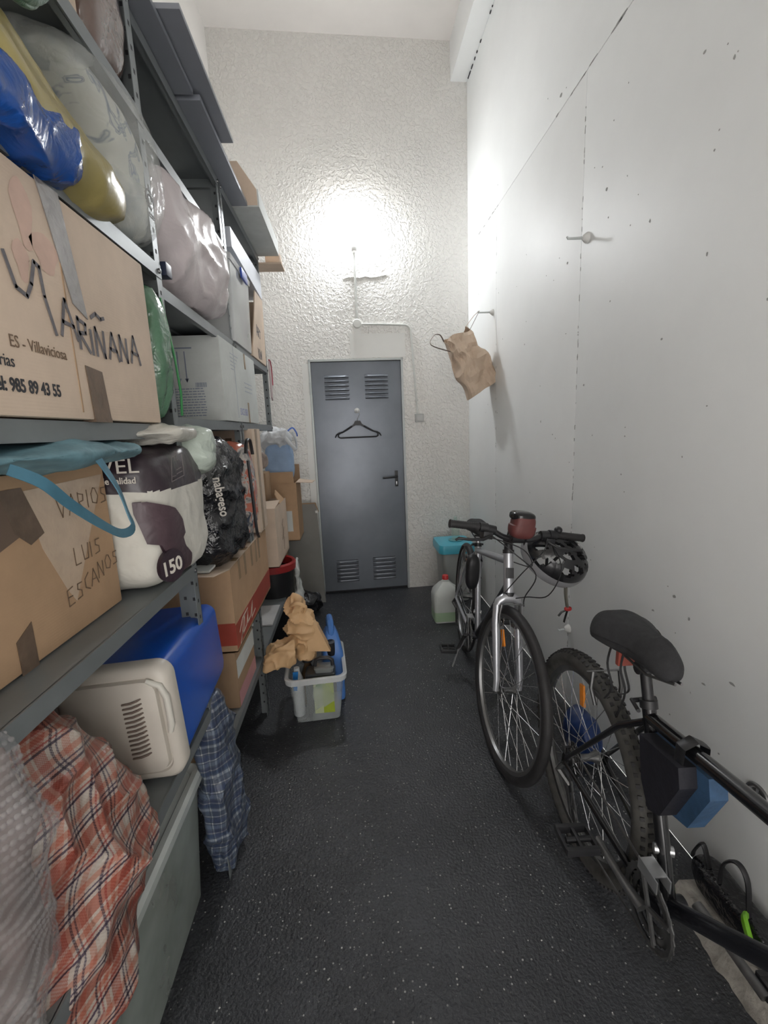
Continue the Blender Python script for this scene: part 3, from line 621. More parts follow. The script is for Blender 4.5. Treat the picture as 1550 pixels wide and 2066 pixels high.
def pside(t, z, off=.012):
    """point on the pack's upright surface; t = -90 middle of the end facing the camera, 0 middle of the aisle side"""
    t = radians(t); k = (1-min(.99, abs((z-PC[2])/PH[2]))**PE)**(1/PE); e = 2/PE
    L_ = (abs(cos(t))**PE+abs(sin(t))**PE)**(1/PE); d = Vector((cos(t)/L_, sin(t)/L_, 0))
    return Vector((PC[0]+PH[0]*k*d.x, PC[1]+PH[1]*k*d.y, z))+Vector((cos(t)**3, sin(t)**3, 0)).normalized()*off
def pwrap(name, rws, m, parent, off=.012, nv=12):
    b = MB(); vs = []
    for z, a, c_ in rws: vs += [pside(a+(c_-a)*j/nv, z, off) for j in range(nv+1)]
    k = nv+1; nn = len(vs); vs += [pside(a+(c_-a)*j/nv, z, off-.014) for z, a, c_ in rws for j in range(nv+1)]
    fs = [(i*k+j, i*k+j+1, (i+1)*k+j+1, (i+1)*k+j) for i in range(len(rws)-1) for j in range(nv)]
    b.add(vs, fs+[tuple(q+nn for q in f)[::-1] for f in fs]); return b.build(name, m, parent)
def rows(pts, n=18):
    out = []
    for i in range(n+1):
        z = pts[0][0]+(pts[-1][0]-pts[0][0])*i/n
        for k in range(len(pts)-1):
            if pts[k][0]-1e-9 <= z <= pts[k+1][0]+1e-9:
                t_ = (z-pts[k][0])/max(1e-9, pts[k+1][0]-pts[k][0]); out.append((z, pts[k][1]+(pts[k+1][1]-pts[k][1])*t_, pts[k][2]+(pts[k+1][2]-pts[k][2])*t_)); break
    return out
pwrap('plum_print', rows([(1.105, -40, -12), (1.14, -38, -14), (1.17, -42, -24), (1.195, -44, -26), (1.20, -50, -22), (1.24, -52, -24), (1.275, -54, -32), (1.30, -54, -48)], 22), m_purple2, vp, .011)
m_let = mat('cream_lettering', (.62, .58, .52), .5, 0, .05)
NB = (pside(-40, 1.14, .016)); nd = Vector((.36, .93, .10))
dsc = MB(); FM = frame(NB, nd, (0, -.1, 1)); dsc.lathe([(0, -.010), (.040, -.010), (.040, .0), (0, .0006)], 28, M=FM); dsc.build('number_disc', m_purple, vp)
text('number', '150', .048, FM @ Matrix.Translation((-.036, -.017, .0012)), m_let, vp, sx=.92, bold=.0012)
EY = pside(-80, 1.36, .012).y-.004
text('lettering', 'VEL', .046, FY(-.548, EY, 1.368), m_let, vp, sx=1.15)
text('lettering', 'tacto de calidad', .020, FY(-.595, EY, 1.345), m_let, vp, sx=.95, bold=.0004)
m_fr = mat('faint_outline', (.20, .17, .17), .5)
strokes('house_logo', [[(0, 0), (.015, .058), (.055, .064)], [(0, 0), (.085, .008), (.085, .066), (.065, .064)], [(.030, .050), (.036, .050), (.036, .066), (.042, .072), (.048, .066), (.048, .05), (.055, .05)], [(.01, .012), (.03, .012)], [(.038, .016), (.075, .02)], [(.04, .026), (.07, .03)]], FX(PC[0]+PH[0]+.006, 1.12, 1.336), .0022, m_fr, vp)
# white thin bag on top of the pillow
wt = MB().soft((-.60, 1.20, 1.452), (.19, .20, .026), e=2.4, n=24, wr=.012, ws=8, fold=.008, fs_=9, seed=37).build('white_bag', film('white_bag_film', (.62, .60, .54), .9, .3, .8, 20)); tag(wt, 'thin crumpled white plastic bag lying on the pillow pack', 'bag')
w2 = MB().soft((-.485, 1.40, 1.40), (.085, .09, .070), e=2.4, n=20, wr=.014, ws=9, fold=.01, fs_=9, seed=39, deform=lambda P, q: (P.x, P.y, P.z-.0)).build('white_bag', film('whitish_green_film', (.60, .68, .60), .8, .22, 1.0, 16)); tag(w2, 'puffed translucent white bag bulging behind the pillow pack', 'bag')

# cool box
cl = thing('cool_box', 'blue cool box lying with its cream vented lid towards the camera', 'cool box', (-.595, 1.27, .622))
m_cream = mat('cream_plastic', (.55, .51, .45), .38, 0, .05, 8); m_blue = mat('blue_plastic', (.008, .085, .46), .30, 0, .08, 6)
CXm, CZm = -.578, .775
def rrect(hx, hz, r, n=6):
    out = []
    for (cx, cz, a0) in ((hx-r, hz-r, 0), (-hx+r, hz-r, pi/2), (-hx+r, -hz+r, pi), (hx-r, -hz+r, 3*pi/2)):
        for i in range(n+1): a = a0+pi/2*i/n; out.append((cx+r*cos(a), cz+r*sin(a)))
    return out
def loft(b, rings, mi=0, M=None, cap0=True, cap1=True):
    n = len(rings[0]); vs = [p for r_ in rings for p in r_]; fs = []
    for i in range(len(rings)-1):
        for j in range(n): fs.append((i*n+j, i*n+(j+1) % n, (i+1)*n+(j+1) % n, (i+1)*n+j))
    if cap0: fs.append(tuple(range(n))[::-1])
    if cap1: fs.append(tuple(range((len(rings)-1)*n, len(rings)*n)))
    b.add(vs, fs, mi, M); return b
MCL = Matrix.Translation((CXm, 0, CZm)) @ Matrix.Rotation(radians(-3), 4, 'Y')
body = MB(); R1 = rrect(.128, .138, .035); R0_ = rrect(.115, .128, .035)
loft(body, [[(x, 1.01, z) for x, z in R1], [(x, 1.42, z*.97) for x, z in R0_], [(x*.95, 1.445, z*.93) for x, z in R0_]], M=MCL)
body.build('body', m_blue, cl)
lid = MB(); seq = [(1.0, 1.03), (1.06, 1.03), (1.065, 1.02), (1.06, .995), (.99, .985), (.90, .984), (.88, .989), (.86, .989), (.84, .977), (.70, .969), (.2, .967)]
loft(lid, [[(x*k, y, z*k) for x, z in R1] for k, y in seq], M=MCL); lidp = lid.build('lid', m_cream, cl, ang=50)
for i in range(13):
    z = .075-i*.0115; cv = MB()
    cv.tube([(.035+.0+.0*i, 1.0285-.0625, z-.003), (.055, 1.0275-.0625, z-.001), (.07, 1.0285-.0625, z+.003), (.078, 1.029-.0605, z+.006)], [.0022, .0026, .0026, .0018], 6, M=MCL); cv.build('vent_slot', mat('vent_brown', (.16, .12, .10), .7), lidp)
MB().tube([(.09, .982, .115), (.118, .982, .10), (.128, .982, .07), (.128, .982, -.0), (.122, .983, -.02)], [.006, .008, .008, .008, .006], 10, M=MCL).build('carry_handle', mat('pale_plastic', (.60, .58, .52), .35), cl)

# tote with lid
tt = thing('storage_tote', 'large translucent plastic storage box on the floor under the nearest rack', 'storage box', (-.71, .9, 0))
m_tote = film('frosted_plastic', (.44, .49, .46), .42, .28, .15, 9, .003)
m_rim = film('thick_frosted_plastic', (.62, .66, .64), .82, .25, .1, 9, .002)
ty0, ty1, tx0, tx1 = .44, 1.31, -.868, -.515
def trr(hx, hy, r, cx, cy, z): return [(cx+a, cy+c_, z) for a, c_ in rrect(hx, hy, r)]
cx_, cy2 = (tx0+tx1)/2, (ty0+ty1)/2; hx_, hy_ = (tx1-tx0)/2, (ty1-ty0)/2
tb = MB(); loft(tb, [trr(hx_-.035, hy_-.05, .03, cx_, cy2, .002), trr(hx_-.012, hy_-.018, .035, cx_, cy2, .40)], cap1=False)
loft(tb, [trr(hx_-.015, hy_-.021, .035, cx_, cy2, .40), trr(hx_-.038, hy_-.053, .03, cx_, cy2, .006)], cap0=False)
tb.build('tub', m_tote, tt)
td = MB(); loft(td, [trr(hx_-.008, hy_-.012, .04, cx_, cy2, .385), trr(hx_, hy_, .045, cx_, cy2, .392), trr(hx_+.002, hy_+.002, .045, cx_, cy2, .418), trr(hx_-.008, hy_-.008, .04, cx_, cy2, .426), trr(hx_-.024, hy_-.024, .03, cx_, cy2, .424), trr(hx_-.03, hy_-.03, .03, cx_, cy2, .416)], cap0=False)
td.build('lid', m_rim, tt)
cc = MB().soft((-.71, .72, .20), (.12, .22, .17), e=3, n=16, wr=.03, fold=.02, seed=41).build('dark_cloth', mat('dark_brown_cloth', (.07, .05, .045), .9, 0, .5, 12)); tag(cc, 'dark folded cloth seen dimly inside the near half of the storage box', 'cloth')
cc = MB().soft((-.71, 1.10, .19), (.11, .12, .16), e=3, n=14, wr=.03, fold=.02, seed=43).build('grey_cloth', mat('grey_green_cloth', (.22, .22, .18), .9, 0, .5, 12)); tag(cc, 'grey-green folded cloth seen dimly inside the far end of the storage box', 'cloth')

# red plaid woven bag slumped over the tote
m_redp = plaid('red_plaid_weave', (.46, .38, .33), [(.02, .20, (.30, .075, .05)), (.28, .04, (.03, .02, .035)), (.36, .03, (.05, .035, .06)), (.44, .10, (.42, .17, .12)), (.60, .10, (.52, .47, .42)), (.72, .04, (.03, .02, .04)), (.80, .03, (.30, .06, .05)), (.88, .09, (.42, .15, .10))], (9.0, 9.0), 420.0)
def uvr(v_): return ((v_.z*.96-v_.x*.55+.15*v_.y), (v_.y*.95+v_.x*.25-.3*v_.z))
def dred(P, q):
    t_ = (P.z+.26)/.52; return (P.x*(1-.25*max(0, t_-.5)*2*.6)-.05*max(0, t_-.4)+.0, P.y*(1-.35*max(0, t_-.45)*1.4)-.06*max(0, t_-.45), P.z*(1+.18*q.x*0))
rb = MB().soft((-.650, .725, .715), (.205, .225, .285), e=3.6, n=56, wr=.03, ws=4, fold=.035, fs_=4.2, seed=47, deform=dred).build('checked_bag', m_redp, uv=uvr); tag(rb, 'red and white checked woven bag slumped on the storage box lid', 'bag')

# bubble wrap
bwt = thing('bubble_wrap', 'crumpled bundle of clear bubble wrap at the near end of the rack', 'bubble wrap', (-.60, .46, .43))
core = MB().soft((-.60, .46, .80), (.145, .145, .35), e=2.8, n=30, wr=.035, ws=5, fold=.02, fs_=5, seed=53, deform=lambda P, q: (P.x, P.y+.03*(P.z/.36), P.z)); core.build('wrapped_bundle', mat('wrapped_brown_cloth', (.21, .165, .155), .7, 0, .5, 9), bwt)
skin = MB().soft((-.60, .46, .80), (.157, .157, .362), e=2.8, n=42, wr=.035, ws=5, fold=.024, fs_=5, seed=53, deform=lambda P, q: (P.x, P.y+.03*(P.z/.36), P.z)); skin.build('film', film('bubble_film', (.40, .38, .38), .20, .08, .6, 30, .006), bwt)
dm = MB(); cN = Vector((-.60, .46, .80))
for f in skin.f:
    p = [skin.v[k] for k in f]; c_ = sum(p, Vector())/4
    if c_.x < -.66: continue
    nn_ = (p[2]-p[0]).cross(p[3]-p[1])
    if nn_.length < 1e-9: continue
    nn_.normalize(); sz_ = min((p[2]-p[0]).length, (p[3]-p[1]).length)*.30; t1_ = (p[1]-p[0]).normalized(); t2_ = nn_.cross(t1_)
    base = [c_+(t1_*cos(a)+t2_*sin(a))*sz_ for a in [k*pi/3 for k in range(6)]]; mid = [c_+(t1_*cos(a)+t2_*sin(a))*sz_*.62+nn_*sz_*.5 for a in [k*pi/3 for k in range(6)]]
    dm.add(base+mid+[c_+nn_*sz_*.68], [(k, (k+1) % 6, 6+(k+1) % 6, 6+k) for k in range(6)]+[(6+k, 6+(k+1) % 6, 12) for k in range(6)])
dm.build('bubbles', film('bubble_dome_film', (.42, .40, .40), .20, .04, .0, 30, .001), bwt, ang=80, kind='stuff')
bt = MB(); bt.tube([(-.44, .40, .0), (-.44, .41, .55)], .018, 10, flat=(.3, 1)); bt = bt.build('plastic_profile', mat('pale_strip', (.42, .42, .38), .4)); tag(bt, 'pale upright plastic strip standing in front of the bubble wrap', 'strip')

# blue plaid bag
m_bluep = plaid('blue_plaid_weave', (.07, .09, .13), [(.03, .08, (.34, .37, .40)), (.15, .10, (.03, .05, .11)), (.27, .02, (.42, .36, .34)), (.32, .05, (.04, .05, .10)), (.42, .12, (.15, .19, .26)), (.58, .03, (.55, .55, .52)), (.64, .14, (.05, .07, .14)), (.84, .03, (.48, .45, .42))], (10.0, 10.0), 440.0)
bb = MB().soft((-.488, 1.360, .318), (.044, .110, .325), e=4, n=40, wr=.018, ws=5, fold=.020, fs_=6, seed=59, deform=lambda P, q: (P.x*(1+.4*(P.z < 0)*(-P.z)*2), P.y*(1-.45*max(0, P.z/.33)**1.5)-.02*P.z/.33, P.z)).build('checked_bag', m_bluep, uv=lambda v_: (v_.z*.95+.1*v_.y, v_.y+v_.x)); tag(bb, 'dark blue checked woven bag standing upright in front of the bottom shelf', 'bag')

# ================================================================== MIDDLE AND FAR RACKS
# big pinkish translucent bag
m_pinkf = film('milky_pink_film', (.66, .59, .60), .93, .24, .5, 10, .010)
pb = thing('stuffed_bag', 'huge milky translucent bag stuffed with bedding, bulging from the middle rack', 'bag', (-.63, 1.70, 1.862))
MB().soft((-.635, 1.685, 2.055), (.20, .37, .185), e=3, n=40, wr=.03, ws=3.5, fold=.012, fs_=5, seed=61, deform=lambda P, q: (P.x+.035*max(0, P.y/.36), P.y, P.z+.03*P.y/.36*(1 if P.z > 0 else .1))).build('bag_body', m_pinkf, pb)
MB().soft((-.63, 1.76, 2.03), (.16, .26, .13), e=3, n=18, wr=.03, fold=.01, seed=62).build('rose_bedding', mat('rose_bedding', (.50, .28, .30), .9, 0, .5, 5), pb)
dc = MB().box(-.53, -.462, 1.335, 1.375, 1.87, 1.905, bev=.004).build('plastic_block', mat('navy_plastic', (.015, .02, .05), .4)); tag(dc, 'small dark blue block at the end of the upper near shelf', 'block')
# clear storage box with blue clip
cs = thing('clear_storage_box', 'small clear plastic storage box with blue clip beside the stuffed bag', 'storage box', (-.62, 2.40, 1.862))
m_cp = film('clear_rigid_plastic', (.74, .76, .76), .62, .12, .1, 5, .002)
tb = MB(); loft(tb, [trr(.115, .19, .02, -.605, 2.36, 1.864), trr(.125, .205, .02, -.605, 2.36, 2.20)], cap1=False); tb.build('tub', m_cp, cs)
tb = MB(); loft(tb, [trr(.13, .21, .02, -.605, 2.36, 2.20), trr(.133, .213, .02, -.605, 2.36, 2.225), trr(.12, .20, .02, -.605, 2.36, 2.232)]); tb.build('lid', m_cp, cs)
MB().box(-.474, -.464, 2.34, 2.46, 2.180, 2.226, bev=.004).build('clip', mat('blue_clip', (.03, .08, .45), .3), cs)
MB().soft((-.61, 2.35, 1.99), (.09, .15, .11), e=4, n=12, wr=.02, fold=.01, seed=64).build('pale_contents', mat('pale_contents', (.50, .50, .48), .8, 0, .2, 8), cs)
ws = MB().prism([(2.30, 2.30), (3.02, 2.262), (3.02, 2.40), (2.30, 2.385)], -.66, -.492, 'x').build('white_box', mat('bluish_white_card', (.66, .69, .76), .5, 0, .05)); tag(ws, 'long flat bluish-white box lying across clear storage box and paper bag', 'box')
# kraft paper bag
kb = thing('paper_bag', 'open brown paper bag with dark handwriting on the far rack', 'paper bag', (-.6, 2.75, 1.862))
k = MB()
k.prism([(2.575, 1.863), (2.98, 1.863), (3.03, 2.26), (2.80, 2.255), (2.72, 2.10)], -.499, -.493, 'x')
k.box(-.70, -.495, 2.975, 2.985, 1.863, 2.24); k.prism([(-.70, 1.863), (-.495, 1.863), (-.495, 2.10), (-.54, 2.235), (-.70, 2.20)], 2.575, 2.58, 'y'); k.box(-.705, -.70, 2.575, 2.985, 1.863, 2.22)
k.build('bag_body', m_card2, kb, smooth=False)
strokes('handwriting', L(0, 0, .06, A_)+L(.05, 0, .055, R2)+L(.09, 0, .05, [[(.3, 1), (.3, 0)], [(0, .8), (.6, .8)]])+L(.0, -.12, .05, [[(0, 1), (.3, 0), (.5, .8), (.8, 0), (1, 1)]])+L(.06, -.12, .05, [[(0, 1), (.3, 0), (.5, .8), (.8, 0), (1, 1)]]), FX(-.4925, 2.74, 2.00), .007, m_ink, kb, kind='stuff')
MB().box(-.494, -.4915, 2.76, 2.80, 1.875, 1.93).build('tape', m_tape, kb)
rc = thing('red_edged_card', 'pale pink card with red curved edge fixed to the far rack post', 'card', (-.5, 3.1, 1.66))
MB().prism([(3.062, 1.68), (3.10, 1.66), (3.12, 1.80), (3.11, 1.875), (3.085, 1.905), (3.062, 1.91)], -.494, -.486, 'x').build('card', mat('pale_pink', (.52, .42, .42), .5), rc)
MB().tube([(-.488, 3.066, 1.912), (-.486, 3.09, 1.908), (-.486, 3.112, 1.88), (-.486, 3.12, 1.82), (-.486, 3.116, 1.76)], .006, 8).build('red_edge', mat('red_edge', (.38, .05, .08), .4), rc)
# items behind the white box on the middle rack
nv = MB().soft((-.68, 1.50, 1.60), (.12, .13, .095), e=2.6, n=16, wr=.03, fold=.02, seed=65).build('dark_clothes', mat('navy_cloth', (.03, .035, .06), .85, 0, .5, 12)); tag(nv, 'bundle of dark navy clothes left of the white printed box', 'clothes')
n2 = MB().soft((-.66, 1.46, 1.76), (.13, .11, .055), e=2.4, n=16, wr=.03, fold=.02, seed=66).build('grey_clothes', mat('charcoal_cloth', (.06, .06, .075), .9, 0, .5, 12)); tag(n2, 'charcoal clothes heaped under the upper shelf, above the navy bundle', 'clothes')
n3 = MB().soft((-.585, 1.405, 1.585), (.05, .05, .08), e=2.2, n=12, wr=.01, seed=67).build('blue_bundle', mat('blue_cloth', (.05, .12, .42), .6, 0, .3, 12)); tag(n3, 'small bright blue bundle beside the navy clothes', 'clothes')
# white printed box
wbx = crate('cardboard_box', 'white printed cardboard box with arrows at eye level on the middle rack', -.80, -.492, 1.905, 2.58, 1.503, 1.835, m_white_card)
m_bprint = mat('grey_blue_print', (.22, .25, .33), .7)
WY = 1.9045
p = MB()
for dx in (0, .028): 
    p.box(-.66+dx, -.656+dx, WY-.0006, WY, 1.66, 1.775); p.prism([(-.666+dx, 1.672), (-.65+dx, 1.672), (-.658+dx, 1.655)], WY-.0006, WY, 'y')
p.box(-.69, -.60, WY-.0006, WY, 1.785, 1.79); p.build('arrow_marks', m_bprint, wbx, smooth=False, kind='stuff')
p = MB(); rnd = random.Random(3)
for k in range(11):
    x = -.70; z = 1.63-k*.0105
    while x < -.57:
        l_ = rnd.uniform(.006, .02); p.box(x, min(x+l_, -.565), WY-.0006, WY, z, z+.0035); x += l_+.003
for k in range(16): p.box(-.60+k*.0028, -.60+k*.0028+rnd.choice((.0009, .0016)), WY-.0006, WY, 1.637, 1.655)
p.build('small_print', m_bprint, wbx, smooth=False, kind='stuff')
WXF = -.4918
p = MB(); p.box(WXF, WXF+.0006, 2.12, 2.125, 1.52, 1.83)
for k in range(3): p.box(WXF, WXF+.0006, 2.30, 2.46, 1.69-k*.02, 1.694-k*.02)
for k in range(5): p.box(WXF, WXF+.0006, 2.06, 2.20-.02*k, 1.79-k*.016, 1.793-k*.016)
p.build('pale_print', mat('pale_print', (.42, .46, .52), .7), wbx, smooth=False, kind='stuff')
text('lettering', 'EXCE BER', .045, FX(WXF+.0004, 2.16, 1.535), mat('violet_print', (.30, .32, .50), .6), wbx, sx=.78)
MB().box(WXF, WXF+.0012, 2.33, 2.355, 1.76, 1.832).build('tape', m_tape_c, wbx); MB().box(WXF, WXF+.0012, 2.33, 2.355, 1.503, 1.60).build('tape', m_tape_c, wbx)

# tall narrow box
tbx = crate('cardboard_box', 'tall narrow brown cardboard box right of the black printed bag', -.70, -.478, 2.30, 2.50, .945, 1.472, m_card2)
MB().box(-.4779, -.4765, 2.36, 2.41, .95, 1.47).build('tape', m_tape_c, tbx)
for k in range(2): MB().box(-.61+k*.06, -.58+k*.06, 2.2985, 2.2998, 1.36, 1.43).build('printed_mark', m_fade_ink, tbx)
# black printed bag
kb_ = thing('black_bag', 'crumpled glossy black plastic bag with white lettering under the eye-level shelf', 'bag', (-.6, 1.86, .94))
m_blk = mat('black_bag_film', (.012, .012, .015), .16, 0, .4, 10, .9, 26, .014, spec=.7)
MB().soft((-.625, 1.84, 1.195), (.165, .21, .255), e=4, n=40, wr=.016, ws=6, fold=.016, fs_=8, seed=71).build('bag_body', m_blk, kb_)
def FXd(x, y, z): return frame((x, y, z), (0, .0, -1), (0, 1, 0))
text('lettering', 'nabageso', .047, frame((-.478, 1.588, 1.300), (.10, 0, -1), (1, 0, .10)), m_let, kb_, sx=.80, bold=.001)
rbp = thing('red_patterned_bag', 'bag printed in red and white standing between black bag and tall box', 'bag', (-.6, 2.18, .945))
m_rp, t, b = nt('red_white_print'); v = coords(t)
n = N(t, 'ShaderNodeTexNoise', i_Scale=16.0, i_Detail=3.0, i_Distortion=1.2); t.links.new(v, n.inputs['Vector'])
t.links.new(ramp(t, n.outputs[0], [(.0, (.45, .10, .07)), (.48, (.55, .18, .12)), (.52, (.55, .50, .46)), (.6, (.30, .28, .26)), (.66, (.08, .10, .14))]), b.inputs['Base Color']); b.inputs['Roughness'].default_value = .2
MB().soft((-.60, 2.16, 1.18), (.135, .10, .235), e=4, n=24, wr=.014, ws=7, fold=.012, fs_=8, seed=73).build('bag_body', m_rp, rbp)
hl = smooth_pts([(-.47, 2.09, 1.36), (-.468, 2.11, 1.41), (-.468, 2.15, 1.425), (-.468, 2.19, 1.41), (-.466, 2.21, 1.35)], 4); MB().tube(hl, .008, 8, flat=(.4, 1)).build('handle', m_black_pl, rbp)
hl = smooth_pts([(-.455, 2.05, 1.33), (-.452, 2.055, 1.22), (-.452, 2.07, 1.10), (-.452, 2.085, 1.0), (-.455, 2.13, .96)], 4); MB().tube(hl, .007, 8, flat=(.5, 1)).build('black_edge', m_black_pl, rbp)

# open box with red band
ob = thing('cardboard_box', 'cardboard box with a red printed band and raised flaps, below the black bag', 'box', (-.68, 2.1, .575))
z0, z1, q0, q1, a0, a1 = .575, .925, 1.735, 2.50, -.862, -.496
t_ = .005
sides = MB(); sides.box(a1-t_, a1, q0, q1, z0, z1); sides.box(a0, a0+t_, q0, q1, z0, z1); sides.box(a0+t_, a1-t_, q0, q0+t_, z0, z1); sides.box(a0+t_, a1-t_, q1-t_, q1, z0, z1); sides.box(a0, a1, q0, q1, z0, z0+t_)
sides.build('carton', m_card, ob, smooth=False)
m_redb = mat('printed_red_band', (.34, .055, .035), .5, 0, .12, 8)
MB().box(a1, a1+.0012, q0, q1, z0+.014, z0+.115).build('red_band', m_redb, ob, smooth=False); MB().box(a0, a1, q0-.0012, q0, z0+.03, z0+.125).build('red_band', m_redb, ob, smooth=False)
strokes('script_lettering', [[(.0+.0*i, 0)]+[(x_, y_)] for i, (x_, y_) in enumerate([(.04, .03)])]+[[(.02, .01), (.07, .07), (.10, .085), (.085, .05), (.05, .02), (.12, .03), (.16, .075), (.14, .03), (.20, .035), (.26, .085), (.22, .02), (.30, .03)], [(.0, .05), (.06, .085), (.16, .09)]], FX(a1+.0014, q0+.05, z0+.015), .008, mat('cream_print', (.60, .50, .42), .6), ob)
MB().add([(a1, q0, z1-.002), (a1, q1, z1-.002), (a0, q1, z1+.006), (a0, q0, z1+.006), (a1, q0, z1+.003), (a1, q1, z1+.003), (a0, q1, z1+.011), (a0, q0, z1+.011)], [(0, 3, 2, 1), (4, 5, 6, 7), (0, 1, 5, 4), (1, 2, 6, 5), (2, 3, 7, 6), (3, 0, 4, 7)]).build('top_flap', m_card2, ob, smooth=False)
fp = MB(); fp.add([(a1+.004, q0, z1), (a0+.1, q0, z1+.0), (a0+.1, q0-.20, z1+.045), (a1+.0, q0-.20, z1+.035), (a1+.004, q0, z1+.005), (a0+.1, q0, z1+.005), (a0+.1, q0-.20, z1+.05), (a1, q0-.20, z1+.04)], [(0, 1, 2, 3), (7, 6, 5, 4), (0, 4, 5, 1), (1, 5, 6, 2), (2, 6, 7, 3), (3, 7, 4, 0)]); fp.build('end_flap', m_card2, ob, smooth=False)
for yy, l_ in ((1.86, .085), (1.965, .10), (2.10, .10), (2.20, .11), (2.27, .11)): MB().box(a1, a1+.001, yy, yy+.035, z1-l_, z1-.002).build('tape', m_tape_c, ob, smooth=False)
MB().box(-.62, -.53, 1.60, 1.68, z1+.032, z1+.040).build('white_label', m_white_card, ob, smooth=False)
for yy in (1.84, 2.02): MB().box(a0+.02, a1, yy, yy+.05, z1+.0045, z1+.0052, M=Matrix.Translation((0, 0, .0))).build('clear_tape', m_tape_c, ob, smooth=False)
# smaller box below
sb = crate('cardboard_box', 'small cardboard box with pink and white print on the bottom shelf', -.84, -.512, 1.74, 2.06, .322, .57, m_card3)
MB().box(-.512, -.5108, 1.75, 2.06, .325, .39).build('pink_band', mat('pink_print', (.50, .25, .26), .5), sb); MB().box(-.512, -.5108, 1.75, 2.06, .45, .53).build('white_band', m_white_card, sb)
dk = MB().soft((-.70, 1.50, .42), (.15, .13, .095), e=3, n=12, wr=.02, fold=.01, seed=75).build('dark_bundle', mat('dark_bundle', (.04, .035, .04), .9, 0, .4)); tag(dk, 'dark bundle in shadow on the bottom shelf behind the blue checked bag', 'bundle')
pk_ = MB().soft((-.60, 1.42, .47), (.08, .07, .13), e=3, n=14, wr=.02, fold=.012, seed=76).build('tan_paper_wrap', m_kraft); tag(pk_, 'crumpled tan paper wrapping tucked behind the blue checked bag', 'paper')

# ------------------------------------------------------------------ by the back wall, left of the door
bn = thing('waste_bin', 'black waste bin with wide red rim under the open cardboard box', 'bin', (-.60, 3.12, 0))
T0 = Matrix.Translation((-.585, 3.12, 0))
MB().lathe([(0, .0), (.105, 0), (.11, .01), (.14, .50), (.134, .50), (.10, .02), (0, .02)], 28, M=T0).build('bin_body', m_black_pl, bn)
MB().lathe([(.128, .505), (.134, .50), (.158, .505), (.160, .55), (.150, .562), (.135, .555), (.128, .505)], 28, M=T0).build('red_rim', mat('red_plastic', (.32, .025, .025), .35, 0, .08), bn)
MB().box(-.02, .02, -.004, .004, 0, .02, M=Matrix.Translation((-.45, 3.06, .22)) @ Matrix.Rotation(radians(-60), 4, 'Z')).build('pale_mark', m_let, bn)
nb = thing('cardboard_box', 'pale open cardboard box standing on the red-rimmed bin', 'box', (-.62, 2.98, .58))
z0, z1, q0, q1, a0, a1 = .585, .972, 2.86, 3.36, -.74, -.498
MBx = MB(); MBx.box(a1-t_, a1, q0, q1, z0, z1); MBx.box(a0, a0+t_, q0, q1, z0, z1); MBx.box(a0+t_, a1-t_, q0, q0+t_, z0, z1); MBx.box(a0+t_, a1-t_, q1-t_, q1, z0, z1); MBx.box(a0, a1, q0, q1, z0, z0+t_); MBx.build('carton', m_card2, nb, smooth=False)
MB().add([(a1, q0, z1), (a0, q0, z1), (a0, q0+.20, z1+.012), (a1, q0+.24, z1+.02), (a1, q0, z1+.004), (a0, q0, z1+.004), (a0, q0+.20, z1+.016), (a1, q0+.24, z1+.024)], [(0, 3, 2, 1), (4, 5, 6, 7), (0, 1, 5, 4), (1, 2, 6, 5), (2, 3, 7, 6), (3, 0, 4, 7)]).build('flap', m_card2, nb, smooth=False)
MB().add([(a1, q0+.22, z1), (a1, q1-.06, z1), (a1-.05, q1-.10, z1+.075), (a1-.03, q0+.26, z1+.06), (a1-.006, q0+.22, z1), (a1-.006, q1-.06, z1), (a1-.056, q1-.1, z1+.073), (a1-.036, q0+.26, z1+.058)], [(0, 1, 2, 3), (7, 6, 5, 4), (0, 4, 5, 1), (1, 5, 6, 2), (2, 6, 7, 3), (3, 7, 4, 0)]).build('flap', m_card, nb, smooth=False)
strokes('faint_writing', [[(0, 0), (.05, .06), (.03, .10)], [(.03, .0), (.09, .07)], [(.02, .10), (.08, .13)], [(.05, -.08), (.08, .0)]], FX(a1+.001, q0+.22, .72), .006, m_fade_ink, nb)
# brown box behind
bb_ = thing('cardboard_box', 'tall brown cardboard box with open flaps near the door, holding a light blue bag', 'box', (-.55, 3.5, .62))
z0, z1, q0, q1, a0, a1 = .625, 1.075, 3.42, 3.72, -.80, -.420
MBx = MB(); MBx.box(a1-t_, a1, q0, q1, z0, z1); MBx.box(a0, a0+t_, q0, q1, z0, z1); MBx.box(a0+t_, a1-t_, q0, q0+t_, z0, z1); MBx.box(a0+t_, a1-t_, q1-t_, q1, z0, z1); MBx.box(a0, a1, q0, q1, z0, z0+t_); MBx.build('carton', m_card, bb_, smooth=False)
MB().box(a0+.0, a1-.015, q0-.012, q0-.006, z1-.0, z1+.085).build('flap', m_card, bb_, smooth=False)
MB().box(a0+.18, a1-.0, q1-.0, q1+.006, z1-.0, z1+.12).build('flap', m_card3, bb_, smooth=False)
MB().add([(a1, q0+.02, z1-.002), (a1, q1-.02, z1-.002), (a1+.12, q1-.04, z1-.02), (a1+.12, q0+.03, z1-.01), (a1, q0+.02, z1+.003), (a1, q1-.02, z1+.003), (a1+.12, q1-.04, z1-.015), (a1+.12, q0+.03, z1-.005)], [(0, 3, 2, 1), (4, 5, 6, 7), (0, 1, 5, 4), (1, 2, 6, 5), (2, 3, 7, 6), (3, 0, 4, 7)]).build('flap', m_card2, bb_, smooth=False)
MB().box(a1-.10, a1-.045, q0-.0015, q0, .70, .86).build('white_label', m_white_card, bb_, smooth=False)
lo = crate('storage_crate', 'grey crate standing hidden under the tall brown box', -.84, -.56, 3.40, 3.70, 0, .622, m_card3)
